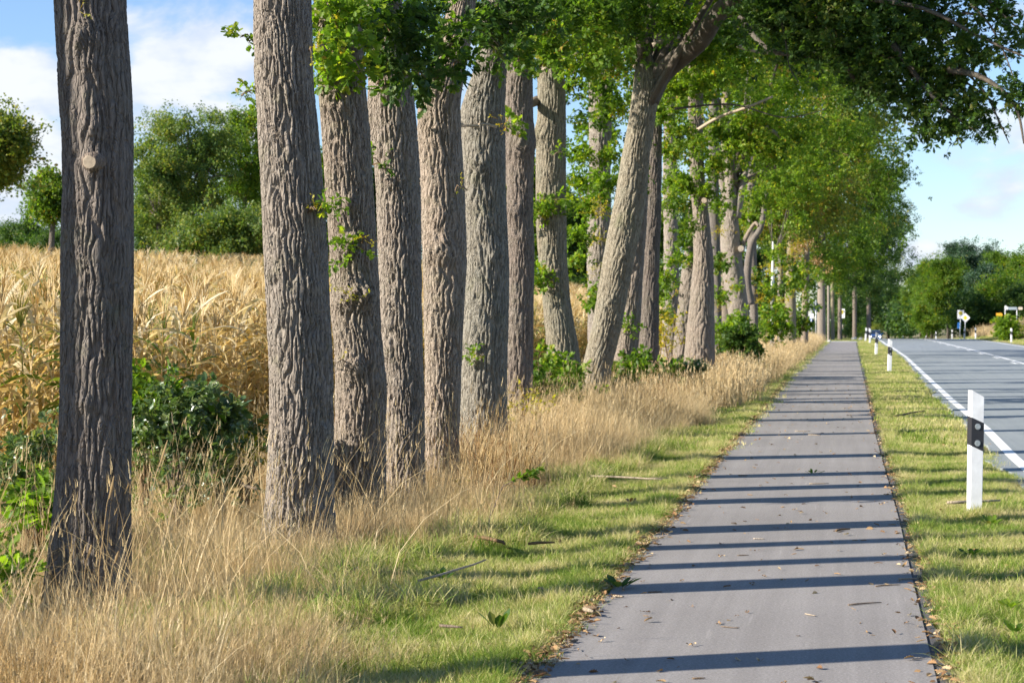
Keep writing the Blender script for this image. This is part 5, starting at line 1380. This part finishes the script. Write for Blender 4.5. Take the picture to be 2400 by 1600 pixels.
# tall single grass stems against the nearest trunk
for i, (X0, Y0, X1, Y1, D, lab) in enumerate([(225, 1330, 262, 1092, 9.4, 'tall bent seed-headed grass stem crossing the nearest trunk'), (300, 1290, 385, 1010, 9.8, 'long pale straw slanting right of the nearest trunk'),
                                             (250, 1350, 272, 1265, 9.2, 'shorter seeded grass stem right of the bent one'), (195, 1330, 210, 1250, 9.2, 'thin seeded stem low on the nearest trunk')]):
    A = at(X0, Y0, D); B = at(X1, Y1, D); A[2] = float(terrain(A[0], D)) - .01
    o = empty('grass_stem', A, lab, 'grass stem'); d = Vector(B - A); mb = MB()
    mb.tube([(0, 0, 0), d * .4 + Vector((-.03, 0, .04)), d * .8 + Vector((-.02, 0, .03)), d], [.0028, .0025, .002, .0015], 5); mb.build('stalk', M['hay'], o)
    mb = MB(); mb.tube([d * .84 + Vector((-.012, 0, .022)), d * .92 + Vector((-.005, 0, .012)), d], [.003, .0075, .002], 6); mb.build('seed_head', M['hay'], o)

# ------------------------------------------------------------------ marker posts
def marker_post(loc, label, group, lean=0.0):
    t = empty('marker_post', loc, label, 'marker post', group)
    # hollow plastic post: flat face to the traffic, bevelled left flank, sloping top
    sec = [(-.052, 0.0), (.056, 0.0), (.060, .006), (.045, .045), (-.020, .085), (-.080, .052), (-.083, .045)]
    n = len(sec); zt = [1.06, 1.005, 1.0, 1.0, 1.03, 1.06, 1.06]
    def ring(z, grow=1.0, slope=None): return [(a * grow, (b_ - .04) * grow + .04, (z if slope is None else z - slope * (a + .06))) for a, b_ in sec]
    mb = MB(); v = ring(-.12, .93); v += ring(.55, .98); v += [(a, b_, z) for (a, b_), z in zip(sec, zt)]
    f = []
    for s_ in range(2):
        for i in range(n): f.append((s_ * n + i, s_ * n + (i + 1) % n, (s_ + 1) * n + (i + 1) % n, (s_ + 1) * n + i))
    f.append(tuple(range(n))[::-1]); f.append(tuple(range(2 * n, 3 * n)))
    mb.add(v, f); mb.build('body', M['white_plastic'], t)
    mb = MB(); v = ring(.595, 1.03, .42) + ring(.835, 1.03, .42); f = [(i, (i + 1) % n, n + (i + 1) % n, n + i) for i in range(n)] + [tuple(range(n))[::-1], tuple(range(n, 2 * n))]
    mb.add(v, f); mb.build('band', M['black_plastic'], t)
    for z in (.755, .615):
        mb = MB(); mb.tube([(.003, -.001, z), (.003, -.010, z), (.003, -.011, z)], [.026, .026, .021], 20); mb.build('reflector', M['reflector'], t)
    t.rotation_euler = (0, lean, .12); t.scale = (.88, .9, .97)
    return t


def copy_tree(o, parent=None):
    c = o.copy(); ROOT.objects.link(c); c.parent = parent
    for ch in list(o.children): copy_tree(ch, c)
    return c


GP = 'white marker posts along the road'
p = (1.02, 16.7, 0)
post0 = marker_post((p[0], p[1], -.01), 'nearest marker post, large white with black band and two round reflectors', GP, .015)
for x, Y, lab, ln in [(1.17, 60.3, 'second marker post along the left road edge, standing alone', .03), (1.14, 89, 'third marker post on the left, slightly leaning, before the car', .05), (1.30, 132, 'fourth marker post on the left, in front of the car', .0),
                      (1.16, 152, 'fifth marker post on the left, leaning at the left of the car', .08),
                      (10.9, 140, 'marker post at the right edge beneath the bright green bush', 0), (10.7, 176, 'marker post on the right between the diamond sign and the bright bush', .0), (10.85, 196, 'marker post right beside the diamond sign pole', .03),
                      (10.7, 216, 'marker post left of the right-hand bus stop sign', .0), (9.95, 238, 'marker post at the far bend on the right, second smallest', .0), (11.7, 317, 'tiny marker post at the vanishing point of the road', .02), (10.3, 397, 'tiniest marker post, farthest on the left of the road end', 0)]:
    c = copy_tree(post0); c.location = (x, Y, float(z_road(Y)) - .02); c.rotation_euler = (0, ln, .1); c['label'] = lab

# ------------------------------------------------------------------ signs
def pole(t, x, h, r=.03, mat='steel', name='pole', z0=-.05, dx=0.0):
    mb = MB(); mb.tube([(x, 0, z0), (x + dx, 0, h)], r, 10); return mb.build(name, M[mat], t, True)


def board(t, x, z, w, h, name, mat, y=-.045, th=.006, rnd=.03):
    pts = []
    for cx, cz, a0 in ((x + w - rnd, z + h - rnd, 0), (x - w + rnd, z + h - rnd, 90), (x - w + rnd, z - h + rnd, 180), (x + w - rnd, z - h + rnd, 270)):
        for k in range(4): a = math.radians(a0 + k * 30); pts.append((cx + rnd * math.cos(a), cz + rnd * math.sin(a)))
    mb = MB(); mb.prism(pts, y - th, y); return mb.build(name, M[mat], t)


def disc(t, x, z, r, name, mat, y, th=.004, n=28):
    mb = MB(); mb.prism([(x + r * math.cos(2 * math.pi * k / n), z + r * math.sin(2 * math.pi * k / n)) for k in range(n)], y - th, y); return mb.build(name, M[mat], t)


def bus_stop(x, Y, label, face, flip=False):
    zb = float(terrain(x, Y)); t = empty('bus_stop_sign', (x, Y, zb), label, 'bus stop sign', 'bus stop signs')
    pole(t, 0, 2.75, .035)
    bd = board(t, 0, 2.42, .31, .44, 'board', face)
    g = disc(t, 0, 2.56, .20, 'round_emblem', 'sign_green', -.052); disc(g, 0, 2.56, .178, 'yellow_disc', 'sign_yellow', -.057)
    mb = MB()
    for q in (-.065, .065): mb.box((q, -.0635, 2.56), (.019, .002, .10))
    mb.box((0, -.0637, 2.56), (.05, .002, .019)); mb.build('letter_h', M['sign_green'], g)
    return t, bd


bl, _ = bus_stop(at(1933, 780, 165)[0], 190, 'bus stop sign beyond the path end, white board with a yellow green-ringed H', 'sign_white')
bl.location.x = (1972.8 - 1992) / FPX * 190; bl.location.z = float(terrain(bl.location.x, 190))
tb = board(bl, 0, 1.15, .17, .26, 'timetable', 'sign_blue', -.04); board(tb, .03, 1.15, .12, .21, 'timetable_sheet', 'sign_cream', -.05)
br, _ = bus_stop((2240 - 1992) / FPX * 200, 200, 'bus stop sign across the road beside the diamond sign, seen slightly weathered', 'sign_white')
br.rotation_euler = (0, .03, 0)
tb = board(br, -.10, 1.35, .17, .30, 'timetable', 'sign_blue', .06)

X_ = (2252 - 1992) / FPX * 198
t = empty('priority_sign', (X_, 198, float(terrain(X_, 198))), 'white-edged yellow diamond priority sign right of the road', 'traffic sign')
pole(t, 0, 2.4, .035)
def diamond(t, z, h, name, mat, y, th=.006):
    mb = MB(); mb.prism([(h, z), (0, z + h), (-h, z), (0, z - h)], y - th, y); return mb.build(name, M[mat], t)
d1 = diamond(t, 2.05, .48, 'plate', 'sign_white', -.045); diamond(d1, 2.05, .22, 'yellow_field', 'sign_yellow', -.055)

X_ = (1914 - 1992) / FPX * 140
t = empty('traffic_sign', (X_, 140, float(terrain(X_, 140))), 'tall pole with a dark diamond sign seen from behind, left of the path end', 'traffic sign')
pole(t, 0, 2.95, .036); diamond(t, 2.45, .42, 'plate_back', 'sign_dark', .07)
mb = MB(); mb.tube([(0, 0, 2.86), (-.18, 0, 2.72), (-.42, 0, 2.55), (-.58, 0, 2.45), (-.64, 0, 2.2), (-.64, 0, 2.1)], .03, 8); mb.build('curved_arm', M['steel'], t, True)
X_ = (1904 - 1992) / FPX * 143
t = empty('cycle_route_sign', (X_, 143, float(terrain(X_, 143))), 'middle sign pole with a white panel, just left of the dark diamond', 'traffic sign')
pole(t, 0, 2.35, .032); board(t, .02, 1.92, .14, .17, 'panel', 'sign_white'); board(t, 0, 1.6, .09, .13, 'lower_panel', 'sign_blue', .05)
X_ = (1896 - 1992) / FPX * 146
t = empty('cycle_path_sign', (X_, 146, float(terrain(X_, 146))), 'left sign pole with white panel over a blue disc', 'traffic sign')
pole(t, 0, 2.1, .032, dx=.05); board(t, -.07, 1.95, .15, .15, 'panel', 'sign_white'); disc(t, -.1, 1.72, .14, 'blue_disc', 'sign_blue', -.055)

X_ = (2328 - 1992) / FPX * 185
t = empty('detour_sign', (X_, 185, float(terrain(X_, 185))), 'orange-yellow arrow-ended board on a dark post on the right bank', 'sign')
zb = at(2281, 690, 185)[2] - t.location.z; zc = at(2281, 723, 185)[2] - t.location.z
zc = max(zc, 1.5); pole(t, 0, zc, .05, 'dark_wood')
mb = MB(); mb.prism([(-.28, zc - .17), (.20, zc - .17), (.30, zc), (.20, zc + .17), (-.28, zc + .17)], -.07, -.06); bb = mb.build('board', M['sign_orange'], t)
X_ = (2341 - 1992) / FPX * 180
t = empty('signpost', (X_, 180, float(terrain(X_, 180))), 'white signpost with long grey-blue direction arm at the right edge', 'sign')
zt = at(2295, 706, 180)[2] - t.location.z
pole(t, 0, zt + .12, .03, 'sign_white'); pole(t, 1.0, zt, .03, 'sign_white')
mb = MB(); mb.prism([(0, zt + .2), (.26, zt + .02), (.22, zt - .2), (0, zt - .2)], -.06, -.05); mb.build('flag_panel', M['sign_white'], t)
board(t, .62, zt - .08, .36, .12, 'direction_arm', 'sign_grey', -.045); board(t, 1.3, zt - .08, .20, .13, 'end_panel', 'sign_cream', -.045, rnd=.1)
# small stones near the path end
for i, (X, Y, s, lab) in enumerate([(2002, 786, .25, 'pale boulder beyond the path end'), (2016, 783, .2, 'small white stone beside the last marker posts'), (1945, 800, .16, 'white kerb stone at the left corner of the path end')]):
    D = 160 if i < 2 else 139; x_ = (X - 1992) / FPX * D
    me = bpy.data.meshes.new('stone'); bm = bmesh.new(); bmesh.ops.create_icosphere(bm, subdivisions=2, radius=s)
    for v in bm.verts: v.co *= 1 + .18 * math.sin(v.co.x * 17 + i) * math.cos(v.co.y * 13); v.co.z *= .7
    bm.to_mesh(me); bm.free(); me.materials.append(M['stone']); o = put('boulder', me); o.location = (x_, D, float(z_road(D)) + s * .4); tag(o, lab, 'stone')

# ------------------------------------------------------------------ thin summer haze
hm = bpy.data.materials.new('haze'); hm.use_nodes = True; hm.node_tree.nodes.clear()
ho = hm.node_tree.nodes.new('ShaderNodeOutputMaterial'); hv_ = hm.node_tree.nodes.new('ShaderNodeVolumePrincipled')
hv_.inputs['Color'].default_value = (.86, .93, 1, 1); hv_.inputs['Density'].default_value = HAZE; hv_.inputs['Anisotropy'].default_value = 0.2
hm.node_tree.links.new(hv_.outputs[0], ho.inputs['Volume'])
if HAZE > 0:
    mb = MB(); mb.box((0, 2350, 20), (2900, 2900, 26)); hz = mb.build('haze', hm); hz['kind'] = 'stuff'

# ------------------------------------------------------------------ the approaching car
def car(x, Y):
    t = empty('car', (x, Y, float(z_road(Y)) + .012), 'dark blue car driving towards the camera with its headlights lit', 'car')
    W = .88
    mb = MB()   # body: stations along the length (front at -y)
    st = [(-2.1, .32, .62, .80), (-1.95, .22, .74, .90), (-1.2, .2, .92, .98), (-.7, .2, .98, 1.0), (.9, .2, .98, 1.0), (1.7, .22, .95, .97), (2.05, .34, .85, .86)]
    v = []; f = []
    for y_, z0, z1, w in st: ww = W * w; v += [(-ww, y_, z0), (-ww * 1.0, y_, (z0 + z1) / 2), (-ww * .93, y_, z1), (ww * .93, y_, z1), (ww, y_, (z0 + z1) / 2), (ww, y_, z0)]
    for i in range(len(st) - 1):
        for k in range(6): f.append((i * 6 + k, i * 6 + (k + 1) % 6, (i + 1) * 6 + (k + 1) % 6, (i + 1) * 6 + k))
    f += [tuple(range(6)), tuple((len(st) - 1) * 6 + k for k in range(6))[::-1]]
    mb.add(v, f); mb.build('body', M['car_paint'], t)
    def cab(y0, y1, y2, y3, z0, z1, w0, w1, name, mat):
        mb = MB(); v = [(-w0, y0, z0), (w0, y0, z0), (w1, y1, z1), (-w1, y1, z1), (-w0, y3, z0), (w0, y3, z0), (w1, y2, z1), (-w1, y2, z1)]
        mb.add(v, [(0, 1, 2, 3), (4, 7, 6, 5), (3, 2, 6, 7), (0, 3, 7, 4), (1, 5, 6, 2), (0, 4, 5, 1)]); return mb.build(name, M[mat], t)
    cab(-.95, -.3, 1.1, 1.75, .95, 1.40, .80, .60, 'window_glass', 'car_glass'); cab(-.32, -.22, 1.02, 1.14, 1.385, 1.44, .615, .58, 'roof', 'car_paint')
    for sx in (-1, 1):
        mb = MB(); mb.tube([(sx * .60, -2.10, .64), (sx * .60, -2.14, .64)], [.11, .10], 14); mb.build('headlight', M['headlight'], t)
        mb = MB(); mb.box((sx * .93, -.62, 1.0), (.09, .05, .06)); mb.build('wing_mirror', M['car_paint'], t)
        for y_ in (-1.35, 1.3):
            mb = MB(); mb.tube([(sx * .70, y_, .31), (sx * .88, y_, .31)], .31, 20); w = mb.build('wheel', M['rubber'], t)
            mb = MB(); mb.tube([(sx * .87, y_, .31), (sx * .892, y_, .31)], .19, 14); mb.build('rim', M['steel'], w)
    mb = MB(); mb.box((0, -2.115, .62), (.36, .015, .08)); mb.build('grille', M['grille'], t)
    mb = MB(); mb.box((0, -2.13, .42), (.26, .012, .055)); mb.build('number_plate', M['sign_white'], t)


car((2049 - 1992) / FPX * 262, 262)
